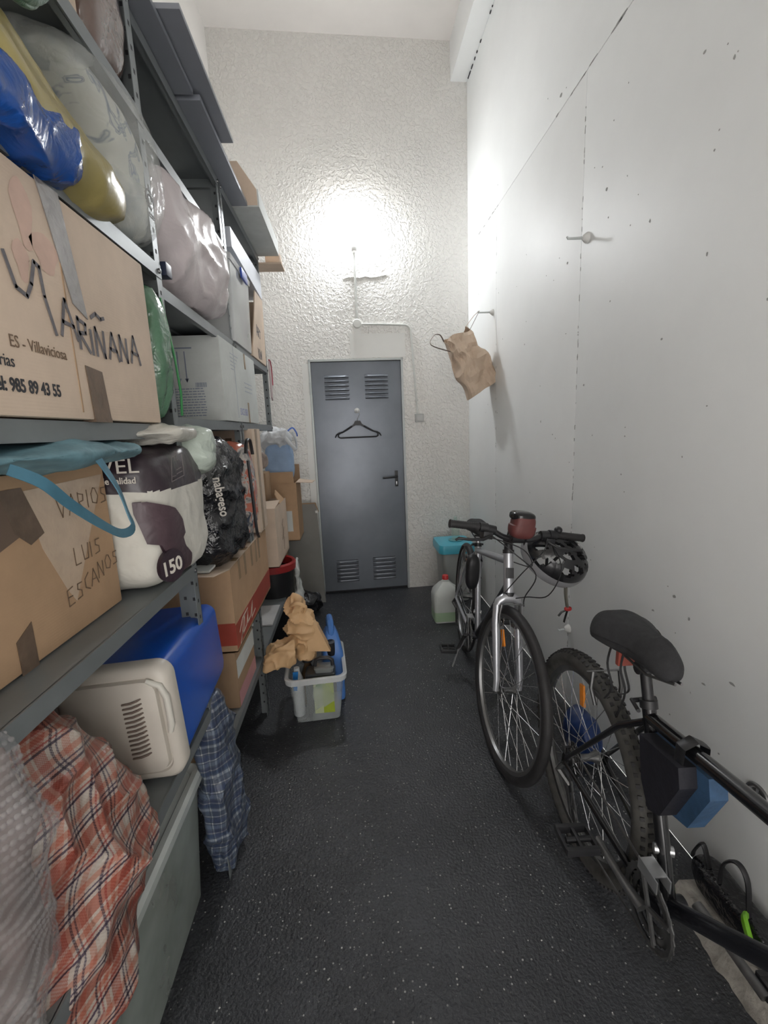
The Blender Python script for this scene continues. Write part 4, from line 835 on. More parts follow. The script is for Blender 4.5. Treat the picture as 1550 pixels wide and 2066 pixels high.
lb = thing('light_blue_bag', 'light blue cloth bag with white rumpled top rising from the tall brown box', 'bag', (-.52, 3.55, 1.1))
MB().soft((-.545, 3.55, 1.23), (.105, .09, .155), e=4, n=20, wr=.01, ws=7, fold=.006, seed=81).build('blue_cloth', mat('light_blue_cloth', (.27, .38, .55), .6, 0, .12, 8, .4, 14, .008), lb)
MB().soft((-.555, 3.54, 1.405), (.12, .10, .075), e=2.4, n=22, wr=.03, ws=8, fold=.02, fs_=8, seed=82).build('white_top', mat('white_rumpled', (.62, .64, .66), .45, 0, .1, 8, .5, 16, .01), lb)
hd = smooth_pts([(-.50, 3.44, 1.44), (-.45, 3.44, 1.38), (-.41, 3.45, 1.325), (-.40, 3.47, 1.33), (-.405, 3.50, 1.39), (-.43, 3.52, 1.45)], 5); MB().tube(hd, .014, 8, flat=(.35, 1)).build('handle', mat('white_strap', (.62, .64, .66), .4), lb)
MB().tube(smooth_pts([(-.47, 3.55, 1.46), (-.43, 3.55, 1.485), (-.405, 3.56, 1.45), (-.40, 3.57, 1.42)], 5), .006, 8).build('blue_trim', mat('royal_trim', (.08, .16, .5), .4), lb)
be = MB().soft((-.68, 3.30, 1.255), (.09, .085, .075), e=2.4, n=18, wr=.025, fold=.014, seed=83).build('beige_bag', mat('brown_and_cream_fabric', (.30, .24, .21), .8, 0, .6, 14, .4, 18, .01)); tag(be, 'small brown and cream cloth bundle left of the light blue bag', 'bundle')
bs = B('wooden_crate', m_card3, -.80, -.60, 3.20, 3.385, .975, 1.175, bev=.004); tag(bs, 'brown box under the brown and cream cloth bundle', 'box')
# leaning grey panel
gp = thing('leaning_board', 'grey cardboard sheet leaning on the back wall left of the door', 'board', (-.40, 3.78, 0))
TL = Matrix.Translation((-.47, 3.70, 0)) @ Matrix.Rotation(radians(-2.5), 4, 'X')
MB().prism([(-.15, .0), (.195, .0), (.165, .86), (-.15, .87)], 0, .02, 'y', M=TL).build('board', mat('grey_board', (.24, .235, .22), .7, 0, .14, 3), gp)
MB().prism([(.0, .868), (.16, .868), (.185, .79), (.180, .79), (.153, .858), (.0, .858)], -.003, .0, 'y', M=TL).build('brown_corner', m_card3, gp)
MB().box(.155, .175, -.005, .0, .78, .80, M=TL).build('white_scrap', m_white_pl, gp)
wpb = MB().soft((-.425, 3.16, .36), (.028, .05, .205), e=2.6, n=26, wr=.014, ws=8, fold=.012, fs_=9, seed=85, deform=lambda P, q: (P.x*(.7+.7*max(0, -P.z/.2)), P.y, P.z)).build('white_bag', film('white_film', (.66, .68, .66), .93, .25, .7, 20)); tag(wpb, 'slim white plastic bag hanging off the side of the bin', 'bag')
bkb = MB().soft((-.42, 3.50, .085), (.13, .13, .085), e=2.4, n=22, wr=.03, ws=6, fold=.02, fs_=7, seed=86).build('black_bag', m_blk); tag(bkb, 'small black rubbish bag on the floor behind the bin', 'bag')
bk2 = MB().soft((-.40, 2.86, .13), (.05, .09, .13), e=3, n=18, wr=.02, fold=.015, seed=87).build('black_bag', m_blk); tag(bk2, 'black bag slumped at the foot of the bin', 'bag')
ww = B('white_panel_offcut', mat('white_offcut', (.5, .5, .5), .5), -.66, -.515, 2.55, 2.86, .323, .330); tag(ww, 'pale sheet lying on the far bottom shelf', 'sheet')

# ------------------------------------------------------------------ tub of bottles on the floor
tu = thing('plastic_tub', 'clear plastic tub of cans and cartons on the floor in the aisle', 'tub', (-.24, 2.25, 0))
m_tub = film('clear_tub_plastic', (.60, .64, .64), .34, .15, .0, 9, .003)
RT = Matrix.Translation((-.240, 2.235, 0)) @ Matrix.Rotation(radians(4), 4, 'Z')
def rr3(hx, hy, r, z): return [(a, c_, z) for a, c_ in rrect(hx, hy, r)]
b = MB(); loft(b, [rr3(.112, .158, .03, .002), rr3(.138, .186, .035, .245)], M=RT, cap1=False); b.build('tub', m_tub, tu)
b = MB(); loft(b, [rr3(.137, .185, .035, .225), rr3(.152, .20, .045, .226), rr3(.155, .203, .045, .252), rr3(.148, .196, .04, .256), rr3(.136, .184, .035, .253), rr3(.135, .183, .035, .23)], M=RT, cap0=False, cap1=False); b.build('rim', film('rim_plastic', (.66, .68, .68), .8, .2, .1, 9, .002), tu)
for k in range(7): MB().box(-.12+k*.04, -.117+k*.04, -.206, -.200, .228, .252, M=RT).build('rim_rib', m_rim, tu)
jc = thing('jerrycan', 'blue plastic jerrycan with black cap in the floor tub', 'jerrycan', (-.15, 2.30, .008))
RJ = Matrix.Translation((-.158, 2.31, .008)) @ Matrix.Rotation(radians(8), 4, 'Z'); m_jb = mat('jerrycan_blue', (.07, .19, .50), .35, 0, .06)
b = MB(); loft(b, [rr3(.052, .085, .02, 0), rr3(.055, .088, .02, .02), rr3(.055, .088, .02, .27), rr3(.045, .07, .02, .33), rr3(.028, .035, .012, .38), rr3(.024, .03, .010, .385)], M=RJ); b.build('body', m_jb, jc)
MB().tube([(0, -.03, .335), (0, -.035, .40), (0, -.02, .425), (0, .04, .43), (0, .065, .41), (0, .075, .34)], [.018, .018, .018, .018, .018, .018], 8, M=RJ).build('handle', m_jb, jc)
MB().cyl((-.01, -.075, .27), (-.01, -.085, .345), .022, 14, M=RJ).build('cap', m_black_pl, jc)
cn = thing('metal_can', 'dark grey rectangular can with black carry handle in the floor tub', 'can', (-.22, 2.14, .008))
RC = Matrix.Translation((-.210, 2.135, .008)); m_cang = mat('dark_grey_can', (.055, .06, .065), .3, .3, .1)
b = MB(); loft(b, [rr3(.075, .05, .012, 0), rr3(.075, .05, .012, .235), rr3(.07, .045, .012, .24)], M=RC); b.build('body', m_cang, cn)
b = MB(); loft(b, [rr3(.045, .032, .012, .24), rr3(.05, .036, .012, .262), rr3(.03, .02, .01, .268)], M=RC @ Matrix.Translation((.02, -.005, 0))); b.build('top_plate', mat('can_grey', (.32, .34, .34), .35, .4), cn)
b = MB(); b.tube([(.02-.045, -.01, .268), (-.02, -.01, .30), (.0, -.01, .308), (.045, -.01, .308), (.062, -.01, .296), (.064, -.01, .268)], .010, 10, M=RC); b.build('carry_handle', m_black_pl, cn)
cpx = thing('bottle', 'dark bottle with black cap left of the grey can in the tub', 'bottle', (-.29, 2.20, .008))
MB().lathe([(0, 0), (.035, 0), (.037, .01), (.037, .17), (.018, .22), (.018, .24), (0, .24)], 20, M=Matrix.Translation((-.286, 2.24, .008))).build('body', mat('brown_bottle', (.10, .06, .03), .2), cpx)
MB().lathe([(0, .238), (.028, .238), (.028, .275), (.024, .28), (0, .28)], 20, M=Matrix.Translation((-.286, 2.24, .008))).build('cap', m_black_pl, cpx)
wbp = thing('bottle', 'white and blue bottle in the near left corner of the tub', 'bottle', (-.335, 2.12, .008))
MB().lathe([(0, 0), (.028, 0), (.03, .01), (.03, .20), (.016, .235), (.014, .26), (0, .26)], 20, M=Matrix.Translation((-.330, 2.135, .008))).build('body', mat('white_bottle', (.52, .55, .56), .3), wbp)
MB().prism([(-.348, .16), (-.330, .16), (-.318, .262), (-.345, .262)], 2.100, 2.105, 'y').build('blue_label', mat('blue_label', (.02, .18, .50), .35), wbp)
gc = thing('carton', 'bright green and yellow-green carton seen through the tub side', 'carton', (-.19, 2.11, .004))
MB().box(-.245, -.145, 2.071, 2.084, .045, .235, bev=.002).build('carton_board', mat('lime_green', (.34, .42, .04), .5, 0, .2, 20), gc)
MB().box(-.244, -.20, 2.0695, 2.071, .046, .234).build('pale_panel', mat('pale_green_print', (.45, .50, .30), .5), gc)
MB().lathe([(0, 0), (.017, 0), (.017, .001), (0, .001)], 20, M=Matrix.Translation((-.216, 2.0695, .195)) @ Matrix.Rotation(pi/2, 4, 'X')).build('green_circle', mat('mid_green_print', (.16, .30, .10), .5), gc)
kp = thing('kraft_bag', 'crumpled brown paper bag lying over the left side of the floor tub', 'paper bag', (-.32, 2.2, .26))
m_kp = mat('light_brown_paper', (.62, .40, .21), .6, 0, .08, 8, .5, 12, .008)
MB().soft((-.295, 2.22, .44), (.062, .055, .17), e=2.6, n=34, wr=.02, ws=9, fold=.030, fs_=9, seed=91, deform=lambda P, q: (P.x*(1.25-.9*max(0, P.z/.17)*.6)-.0-.03*P.z/.17, P.y, P.z)).build('bag_body', m_kp, kp)
MB().prism([(-.27, .335), (-.155, .325), (-.215, .47), (-.27, .50)], 2.17, 2.22, 'y').build('square_bottom', m_kp, kp)
MB().soft((-.405, 2.14, .345), (.080, .055, .048), e=7, n=26, wr=.012, fold=.022, fs_=8, seed=92, deform=lambda P, q: (P.x, P.y, P.z*(1+.25*q.x)+.35*P.x)).build('folded_end', m_kp, kp)
MB().tube(smooth_pts([(-.345, 2.19, .575), (-.31, 2.165, .60), (-.265, 2.175, .575), (-.285, 2.20, .53), (-.33, 2.20, .54)], 5), .009, 8, closed=True, flat=(1, .4)).build('bag_mouth', m_kp, kp)

# ================================================================== BICYCLES
def wheel(parent, name, cx, cz, R_, tyre_r, steer=None, knob=0, dusty=False, rear=False, wd=.5, reflector=True, nsp=32):
    """axle at (cx, 0, cz) in the bike's frame (x forward, y to the wall side, z up); steer = matrix"""
    S_ = steer or Matrix()
    T = S_ @ Matrix.Translation((cx, 0, cz))
    ring = lambda r, y=0, n=64: [T @ Vector((r*cos(2*pi*i/n), y, r*sin(2*pi*i/n))) for i in range(n)]
    rr_ = R_-tyre_r*2+.002
    b = MB(); vs = []; n = 72; prof = [(rr_-.016, 0), (rr_-.012, -.011), (rr_, -.013), (rr_+.006, -.012), (rr_+.004, -.008), (rr_+.004, .008), (rr_+.006, .012), (rr_, .013), (rr_-.012, .011)]
    def sweep(prof, mi=0):
        k = len(prof); vs = [T @ Vector((r*cos(2*pi*i/n), y, r*sin(2*pi*i/n))) for i in range(n) for r, y in prof]
        fs = [(i*k+j, i*k+(j+1) % k, ((i+1) % n)*k+(j+1) % k, ((i+1) % n)*k+j) for i in range(n) for j in range(k)]; return vs, [f[::-1] for f in fs]
    b.add(*sweep(prof)); wh = b.build(name, m_alu_dk if dusty else mat('rim_grey', (.22, .22, .22), .35, .7, .1), parent)
    b = MB(); tp = [(R_-tyre_r+tyre_r*cos(a)*(.98), tyre_r*.95*sin(a)) for a in [radians(q) for q in range(-150, 151, 20)]]
    b.add(*sweep(tp)); b.build('tyre', m_dusty if dusty else m_rubber, wh)
    if knob:
        b = MB(); K = knob
        for i in range(K):
            a = 2*pi*i/K
            for row, (yy, dw, dl, sh) in enumerate(((0, .0065, .008, 0), (-.017, .005, .0075, .5), (.017, .005, .0075, .5))):
                aa = a+sh*2*pi/K; rad = R_-(0 if row == 0 else .0065)
                Q = T @ Matrix.Rotation(-aa, 4, 'Y') @ Matrix.Translation((rad, yy, 0)) @ Matrix.Rotation(radians(-22 if yy < 0 else 22 if yy > 0 else 0), 4, 'Z')
                b.box(-.004, .0035, -dw, dw, -dl*.62, dl*.62, M=Q)
        b.build('tread_blocks', m_rubber, wh, smooth=False, kind='stuff')
    b = MB(); fw = .038 if not rear else .05
    b.tube([T @ Vector((0, y, 0)) for y in (-.055, -fw, -fw+.002, -fw+.006, -.02, .02, fw-.006, fw-.002, fw, .055)], [.006, .006, .022, .022, .012, .012, .022, .022, .006, .006], 16); b.build('hub', m_alu_dk, wh)
    for i in range(nsp):
        sd = 1 if i % 2 else -1; a = 2*pi*i/nsp; off = (1 if (i//2) % 2 else -1)*radians(62); p0 = T @ Vector((.020*cos(a+off), sd*(fw-.004), .020*sin(a+off))); p1 = T @ Vector(((rr_-.014)*cos(a), 0, (rr_-.014)*sin(a)))
        MB().tube([p0, p1], .0012, 5, cap=False).build('spoke', m_spoke, wh)
    if reflector:
        for a in ((radians(100),) if rear else (radians(118),)):
            Q = T @ Matrix.Rotation(-a, 4, 'Y') @ Matrix.Translation((R_*.60, 0, 0))
            MB().box(-.036, .036, -.004, .004, -.013, .013, M=Q, bev=.003).build('reflector', m_orange, wh)
    return wh
def P3(*a): return Vector(a)
def bike(name, label, loc, az, lean, R_, wb, col, col2, o):
    h = Vector((sin(az), -cos(az), 0)); nn = Vector((cos(az), sin(az), 0)); v = cos(lean)*Vector((0, 0, 1))+sin(lean)*nn; s_ = v.cross(h)
    M_ = Matrix((h, s_, v)).transposed().to_4x4(); M_.translation = Vector(loc)
    T_ = thing(name, label, 'bicycle', loc, M=M_)
    r = .0165; BBc = P3(.425, 0, .285); ST = P3(.295, 0, o['seat_top']); HT = P3(wb-.145-.0, 0, o['head_top']); HB = P3(HT.x+o.get('hl', .125)*.29, 0, HT.z-o.get('hl', .125))
    axR = P3(0, 0, R_); axF = P3(wb, 0, R_)
    fr = MB(); fr.tube([ST, HT+P3(.012, 0, -.03)], [r, r*1.05], 16, mi=0); fr.tube([HT, HB], .021, 18, mi=0); fr.cyl(BBc+P3(0, -.036, 0), BBc+P3(0, .036, 0), .022, 18, mi=1)
    fr.tube([BBc, ST+(ST-BBc).normalized()*.035], .0165, 16, mi=0); fr.tube([HB+P3(-.004, 0, .03), BBc], [.020, .019], 18, mi=1)
    for sd in (-1, 1):
        fr.tube([ST+P3(0, sd*.012, -.012), ST+P3(-.06, sd*.040, -.065), P3(.012, sd*.066, R_+.012)], [.009, .009, .007], 10, mi=0); fr.tube([BBc+P3(-.01, sd*.022, 0), BBc+P3(-.10, sd*.036, 0), P3(.012, sd*.066, R_-.006)], [.011, .010, .008], 10, mi=0)
        fr.prism([(-.016, R_-.022), (.024, R_-.018), (.026, R_+.02), (-.010, R_+.02)], sd*.063, sd*.068, 'y', mi=0)
    fr.build('frame', [col, col2], T_)
    # steering assembly
    ax = (HT-HB).normalized(); S_ = Matrix.Translation(HB) @ Matrix.Rotation(-o['steer'], 4, ax) @ Matrix.Translation(-HB)
    hs = MB()
    for p_, q_ in ((HT, HT+ax*.016), (HB-ax*.016, HB)): hs.cyl(p_, q_, .024, 18, M=S_)
    hs.build('headset', m_black_pl, T_)
    if o.get('fork', True):
        fk = MB(); cr = HB-ax*.03; fk.tube([cr+P3(0, -.049, -.03), cr+P3(0, -.040, -.006), cr+P3(0, -.02, .008), cr+P3(0, .02, .008), cr+P3(0, .040, -.006), cr+P3(0, .049, -.03)], [.016, .019, .021, .021, .019, .016], 12, M=S_); fk.cyl(HB-ax*.01, cr+P3(0, 0, .0), .02, 14, M=S_)
        for sd in (-1, 1): fk.tube([cr+P3(0, sd*.048, -.02), cr+P3(.012, sd*.049, -.10), axF+P3(-.005, sd*.051, .05), axF+P3(.0, sd*.052, 0)], [.0175, .0175, .013, .011], 12, M=S_)
        fk.build('fork', col, T_)
        bk = MB()
        for sd in (-1, 1): bk.tube([cr+P3(.026, sd*.036, -.115), cr+P3(.030, sd*.046, -.06), cr+P3(.028, sd*.040, -.01)], .006, 8, M=S_); bk.tube([cr+P3(.036, sd*.030, -.110), cr+P3(-.0, sd*.028, -.112)], [.008, .008], 8, M=S_)
        bk.tube([cr+P3(.028, -.040, -.012), cr+P3(.028, .060, -.012)], .002, 6, M=S_); bk.build('front_brake', m_alu_dk, T_)
        wheel(T_, 'front_wheel', wb, R_, R_, o['tyre'], S_, knob=o.get('knobf', 0), reflector=True)
    wheel(T_, 'rear_wheel', 0, R_, R_, o['tyre'], None, knob=o.get('knobr', 0), dusty=o.get('dusty', False), rear=True)
    # stem and handlebar
    SE = HT+ax*(o['stem']) ; CL = SE+P3(.075, 0, .03)
    st = MB(); st.tube([HT+ax*.012, SE], [.019, .017], 14, M=S_); st.tube([SE+P3(-.014, 0, -.004), CL], [.019, .018], 12, M=S_); st.cyl(CL+P3(0, -.026, 0), CL+P3(0, .026, 0), .021, 14, M=S_); st.build('stem', m_black_pl, T_)
    bh = .29; tl = o.get('bar_tilt', 0); BT = S_ @ Matrix.Translation(CL) @ Matrix.Rotation(tl, 4, 'X')
    pts = smooth_pts([(0, -bh, .030), (.004, -.20, .032), (.0, -.12, .024), (.004, -.06, .0), (.004, .0, -.002), (.004, .06, .0), (.0, .12, .024), (.004, .20, .032), (0, bh, .030)], 4)
    MB().tube([BT @ p for p in pts], .0115, 12).build('handlebar', m_black_pl, T_)
    for sd in (-1, 1):
        g = MB(); pr = [(0, .017), (.004, .0175)]+[(.006+.0045*k, .0165 if k % 2 else .0150) for k in range(24)]+[(.118, .0165), (.122, .017)]
        g.tube([BT @ Vector((0, sd*(bh+.003-a), .030)) for a, _ in pr], [q for _, q in pr], 14); g.build('grip', m_rubber, T_)
        lv = MB(); lv.tube([BT @ Vector(p) for p in ((.004, sd*.115, .016), (.03, sd*.13, .0), (.045, sd*.16, -.012), (.05, sd*.22, -.016), (.052, sd*.262, -.014), (.046, sd*.272, -.024))], [.010, .008, .006, .0055, .006, .005], 10); lv.cyl(BT @ Vector((.002, sd*.10, .022)), BT @ Vector((.002, sd*.135, .026)), .019, 14); lv.box(-.012, .03, sd*.135-.02, sd*.135+.02, -.012, .018, M=BT, bev=.004)
        lv.build('brake_lever', m_black_pl, T_)
        MB().tube([BT @ Vector((.002, sd*.136, .028)), BT @ Vector((.002, sd*.168, .030))], [.021, .019], 14).build('twist_shifter', m_black_pl, T_)
    bl_ = BT @ Matrix.Translation((.0, .175, .052)); MB().soft((0, 0, 0), (.018, .016, .016), e=2, n=5, wr=0, M=bl_).build('bell', m_black_pl, T_)
    # cables
    cb_ = MB(); c0 = S_ @ (HB+P3(.03, .0, .02))
    for q in ([BT @ Vector((.035, -.12, .004)), BT @ Vector((.10, -.05, -.04)), BT @ Vector((.10, .06, -.12)), S_ @ (HB+P3(.05, .05, -.0)), S_ @ (HB+P3(.028, .062, -.05))],
              [BT @ Vector((.035, .12, .004)), BT @ Vector((.11, .06, -.03)), BT @ Vector((.10, -.0, -.12)), S_ @ (HB+P3(.04, -.03, .02)), HB+P3(-.06, -.02, -.05)],
              [BT @ Vector((.03, .14, .0)), BT @ Vector((.12, .15, -.08)), BT @ Vector((.10, .13, -.20)), S_ @ (HB+P3(.05, .06, -.0)), S_ @ (HB+P3(.02, .01, -.02))],
              [BT @ Vector((.03, -.14, .0)), BT @ Vector((.11, -.02, -.02)), BT @ Vector((.09, .04, -.09)), HT+P3(-.02, .02, -.04)]): cb_.tube(smooth_pts(q, 7), .0024, 6, cap=False)
    cb_.build('cables', m_black_pl, T_, kind='stuff')
    # seat
    dS = (ST-BBc).normalized(); SP = ST+dS*o['post']
    sp = MB(); sp.tube([ST, SP], .0135, 14); sp.cyl(SP+P3(0, -.022, .0), SP+P3(0, .022, .0), .016, 12); sp.build('seat_post', o.get('post_mat', m_alu), T_)
    cl_ = MB(); cl_.cyl(ST+dS*.022, ST+dS*.042, .021, 16); cl_.tube([ST+dS*.03+P3(-.02, -.03, 0), ST+dS*.03+P3(-.024, .034, .0)], .006, 8); cl_.tube([ST+dS*.03+P3(-.024, -.03, 0), ST+dS*.034+P3(.03, -.045, 0)], .005, 8); cl_.build('seat_clamp', m_black_pl, T_)
    sd_ = MB(); k = o.get('saddle', 1.0)
    def dsad(P, q):
        t_ = (q.x+1)/2       # 0 tail, 1 nose
        w_ = .082*(1-t_)**.0*(1 if t_ < .25 else max(o.get('nose', .34), 1-(t_-.25)*1.35)) ; top = .012*cos((q.y)*2.2)+.012*(t_ < .2)*(.2-t_)*5-.010*abs(q.y)**3
        groove = -.009*math.exp(-(q.y*3.2)**2) if t_ < .75 else 0
        return (P.x, q.y*w_*k, P.z*(1-.25*abs(q.y))+ (top+groove if q.z > 0 else .0)-.02*max(0, t_-.8)*5)
    sd_.soft(tuple(SP+P3(o.get('sx', .015), 0, .055)), (o.get('sl', .145), .08*k, o.get('sth', .034)), e=2.6, n=20, wr=.0, deform=dsad); so = sd_.build('saddle', m_grey_foam, T_, ang=60)
    rl = MB()
    for q in (-1, 1): rl.tube([SP+P3(-.10, q*.035, .035), SP+P3(-.05, q*.022, .006), SP+P3(.04, q*.022, .004), SP+P3(.12, q*.008, .025)], .0035, 8)
    rl.build('saddle_rail', m_alu_dk, so)
    # drivetrain on the aisle side
    ck = MB(); cs = -.052
    for (rad, yy, tk) in ((.088, cs, .003), (.070, cs+.007, .003), (.052, cs+.014, .003)):
        n = 48; vs = []; 
        for yq in (yy-tk/2, yy+tk/2):
            for i in range(n): a = 2*pi*i/n; rq = rad+(.004 if i % 2 else 0); vs.append((BBc.x+rq*cos(a), yq, BBc.z+rq*sin(a)))
            for i in range(n): a = 2*pi*i/n; vs.append((BBc.x+(rad-.014)*cos(a), yq, BBc.z+(rad-.014)*sin(a)))
        fs = [(i, (i+1) % n, n+(i+1) % n, n+i) for i in range(n)]+[(2*n+i, 2*n+n+i, 2*n+n+(i+1) % n, 2*n+(i+1) % n) for i in range(n)]+[(i, 2*n+i, 2*n+(i+1) % n, (i+1) % n) for i in range(n)]
        ck.add(vs, fs)
    for q in range(4): a = q*pi/2+.4; ck.tube([BBc+P3(0, cs, 0), BBc+P3(.078*cos(a), cs, .078*sin(a))], .006, 6)
    ck.build('chainring', m_alu_dk, T_)
    ca = o.get('crank', -.6)
    for sd, a in ((-1, ca), (1, ca+pi)):
        e_ = BBc+P3(.172*cos(a), sd*.088, .172*sin(a)); arm = MB(); arm.tube([BBc+P3(0, sd*.068, 0), BBc+P3(.08*cos(a), sd*.080, .08*sin(a)), e_], [.014, .011, .012], 10, flat=(1, .75)); ar = arm.build('crank_arm', o.get('crank_mat', m_alu_dk), T_)
        pd = MB(); c_ = e_+P3(0, sd*.058, 0); pd.cyl(e_, c_+P3(0, sd*.03, 0), .008, 10)
        for dx in (-.036, .036): pd.box(c_.x+dx-.006, c_.x+dx+.006, min(c_.y-.045, c_.y+.045), c_.y+.045, c_.z-.011, c_.z+.011, bev=.002)
        for dy in (-.042, .0, .042): pd.box(c_.x-.036, c_.x+.036, c_.y+dy-.004, c_.y+dy+.004, c_.z-.009, c_.z+.009, bev=.001)
        pd.build('pedal', m_black_pl, ar)
    cs_ = MB()
    for k_ in range(6): cs_.tube([axR+P3(0, -.030-k_*.0035, 0), axR+P3(0, -.0315-k_*.0035, 0)], .052-k_*.006, 24)
    cs_.build('sprockets', m_alu_dk, T_)
    rd = MB(); j1 = axR+P3(.028, -.058, -.075); j2 = axR+P3(.062, -.058, -.155)
    rd.tube([axR+P3(.0, -.068, -.016), axR+P3(-.012, -.078, -.045), j1], [.008, .012, .010], 8); rd.tube([j1+P3(0, -.008, 0), j2+P3(0, -.008, 0)], .008, 8, flat=(.4, 1)); rd.tube([j1+P3(0, .006, 0), j2+P3(0, .006, 0)], .007, 8, flat=(.4, 1))
    for j_ in (j1, j2): rd.tube([j_+P3(0, -.003, 0), j_+P3(0, .003, 0)], .021, 14)
    rd.build('rear_derailleur', m_alu_dk, T_)
    cp_ = [axR+P3(0, -.042, .044), BBc+P3(0, cs, .086)]+[BBc+P3(.086*sin(t_), cs, .086*cos(t_)) for t_ in [pi*k_/8 for k_ in range(1, 8)]]+[BBc+P3(0, cs, -.086), j2+P3(.012, .0, -.02), j2+P3(-.02, 0, 0), (j1+j2)/2, j1+P3(.022, 0, .0), j1+P3(.01, 0, .022), axR+P3(-.03, -.044, -.03), axR+P3(-.043, -.044, .01)]
    MB().tube(cp_, .0038, 6, closed=True, flat=(1, 1)).build('chain', m_alu_dk, T_)
    fd = MB(); fd.box(BBc.x-.035, BBc.x+.035, cs-.012, cs-.009, BBc.z+.080, BBc.z+.112, bev=.001); fd.box(BBc.x-.035, BBc.x+.035, cs+.02, cs+.023, BBc.z+.080, BBc.z+.112, bev=.001); fd.box(BBc.x-.03, BBc.x+.02, cs-.012, cs+.02, BBc.z+.108, BBc.z+.112); fd.cyl(BBc+P3(-.045, -.02, .12), BBc+P3(-.03, .02, .12), .012, 10); fd.build('front_derailleur', m_alu, T_)
    bk = MB(); bz = R_+.0
    for sd in (-1, 1): bk.tube([P3(.105, sd*.036, R_+.265), P3(.095, sd*.046, R_+.315), P3(.09, sd*.040, R_+.365)], .006, 8); bk.box(.088, .115, min(sd*.024, sd*.034), max(sd*.024, sd*.034), R_+.290, R_+.302)
    bk.tube([P3(.09, -.06, R_+.365), P3(.09, .045, R_+.365)], .0025, 6); bk.build('rear_brake', o.get('brake_mat', m_alu_dk), T_)
    return T_, M_, dict(BB=BBc, ST=ST, HT=HT, HB=HB, SP=SP, CL=CL, S=S_, BT=BT, dS=dS)
bk1, MA, GA = bike('bicycle', 'silver bicycle facing the camera, leaning by the right wall under the helmet', (.683, 2.74, 0), -.094, .063, .35, 1.075, m_bike_silver, m_bike_dark,
    dict(seat_top=.74, head_top=.900, hl=.158, steer=-.16, tyre=.021, stem=.055, post=.075, bar_tilt=-.07, crank=-2.2, saddle=1.0))
HTm = GA['HT']; ax_ = (GA['HT']-GA['HB']).normalized()
bd = MB(); cbd = (GA['HT']+GA['HB'])/2+P3(.0215, 0, .006); FB = frame(cbd, (0, -1, 0), ax_)
bd.box(-.016, .016, -.022, .022, -.004, .001, M=FB, bev=.001); bdo = bd.build('head_badge', m_black_pl, bk1)
strokes('badge_cross', [[(-.010, -.014), (-.003, 0), (-.010, .014)], [(.010, -.014), (.003, 0), (.010, .014)]], FB @ Matrix.Translation((0, 0, .001)), .004, m_white_pl, bdo)
dd = (GA['BB']-GA['HB']).normalized(); 
ks = MB(); ks.tube([P3(.36, -.03, .27), P3(.33, -.09, .14), P3(.32, -.115, .03)], [.009, .008, .007], 8); ks.build('kickstand', m_alu, bk1)
fb_ = thing('saddle_bag', 'slim black pouch strapped to the seat tube of the silver bicycle', 'pouch', (0, 0, 0), M=MA @ Matrix.Translation((0, 0, 0)))
MB().soft(tuple(GA['ST']+P3(.05, -.035, -.115)), (.038, .038, .10), e=3, n=16, wr=.006, fold=.004, seed=95).build('pouch', m_black_pl, fb_)
for k_ in (-.05, -.15): MB().tube([GA['ST']+P3(.045, -.062, k_), GA['ST']+P3(-.02, -.03, k_), GA['ST']+P3(-.02, .018, k_), GA['ST']+P3(.045, .018, k_)], .006, 6, flat=(.3, 1)).build('strap', m_black_pl, fb_)

bk2_, MB2, GB = bike('bicycle', 'black mountain bicycle nearest the camera with knobbly dusty tyre and padded saddle', (.71, 1.263, 0), -.025, .023, .345, 1.08, mat('black_bike_paint', (.014, .014, .016), .22, .2, .1, 5, coat=.5), mat('black_downtube_paint', (.016, .017, .022), .25, .3, .1, 5),
    dict(seat_top=.70, head_top=.80, steer=.0, tyre=.029, stem=.09, post=.12, knobr=84, knobf=70, dusty=True, post_mat=m_black_pl, crank=pi-.12, saddle=1.22, nose=.52, sx=-.03, sl=.138, sth=.044, crank_mat=m_alu_dk))
sa = GB['SP']
for q, (dx, l_) in enumerate(((-.09, .15), (-.06, .19), (-.075, .13))):
    p_ = smooth_pts([sa+P3(dx, -.035+.02*q, .03), sa+P3(dx-.01, -.04+.02*q, -.04), sa+P3(dx+.012, -.036+.02*q, -.10), sa+P3(dx-.012, -.04+.02*q, -l_)], 5)
    ribbon('strap', p_, [.006]*len(p_), m_black_pl, bk2_, .0015)
MB().box(sa.x-.085, sa.x-.070, -.028, .028, sa.z-.035, sa.z+.01, bev=.004).build('rear_reflector', mat('dull_red_reflector', (.30, .07, .05), .3), bk2_)
# frame bag
fg = thing('frame_bag', 'black and blue triangular bag strapped under the top tube of the black bicycle', 'bag', (0, 0, 0), M=MB2)
ST2, HT2, BB2 = GB['ST'], GB['HT'], GB['BB']
for nm, y0, y1, mm in (('black_panel', -.045, -.004, mat('black_nylon', (.012, .012, .018), .6, 0, .3, 20, .4, 60, .003)), ('blue_panel', -.004, .036, mat('blue_nylon', (.035, .085, .17), .6, 0, .3, 20, .4, 60, .003))):
    d_ = .0 if nm == 'black_panel' else .035
    b = MB(); b.prism([(ST2.x+.03, ST2.z-.022), (ST2.x+.165+d_, ST2.z-.006), (ST2.x+.175+d_, ST2.z-.05), (ST2.x+.125+d_, ST2.z-.165), (ST2.x+.085, ST2.z-.185), (ST2.x+.052, ST2.z-.13)], y0, y1, 'y'); b.build(nm, mm, fg, smooth=False)
MB().tube([P3(ST2.x+.145, -.03, ST2.z-.02), P3(ST2.x+.145, -.028, ST2.z+.03), P3(ST2.x+.145, .0, ST2.z+.045), P3(ST2.x+.145, .028, ST2.z+.03), P3(ST2.x+.145, .03, ST2.z-.02)], .015, 8, flat=(.2, 1)).build('strap', m_black_pl, fg)
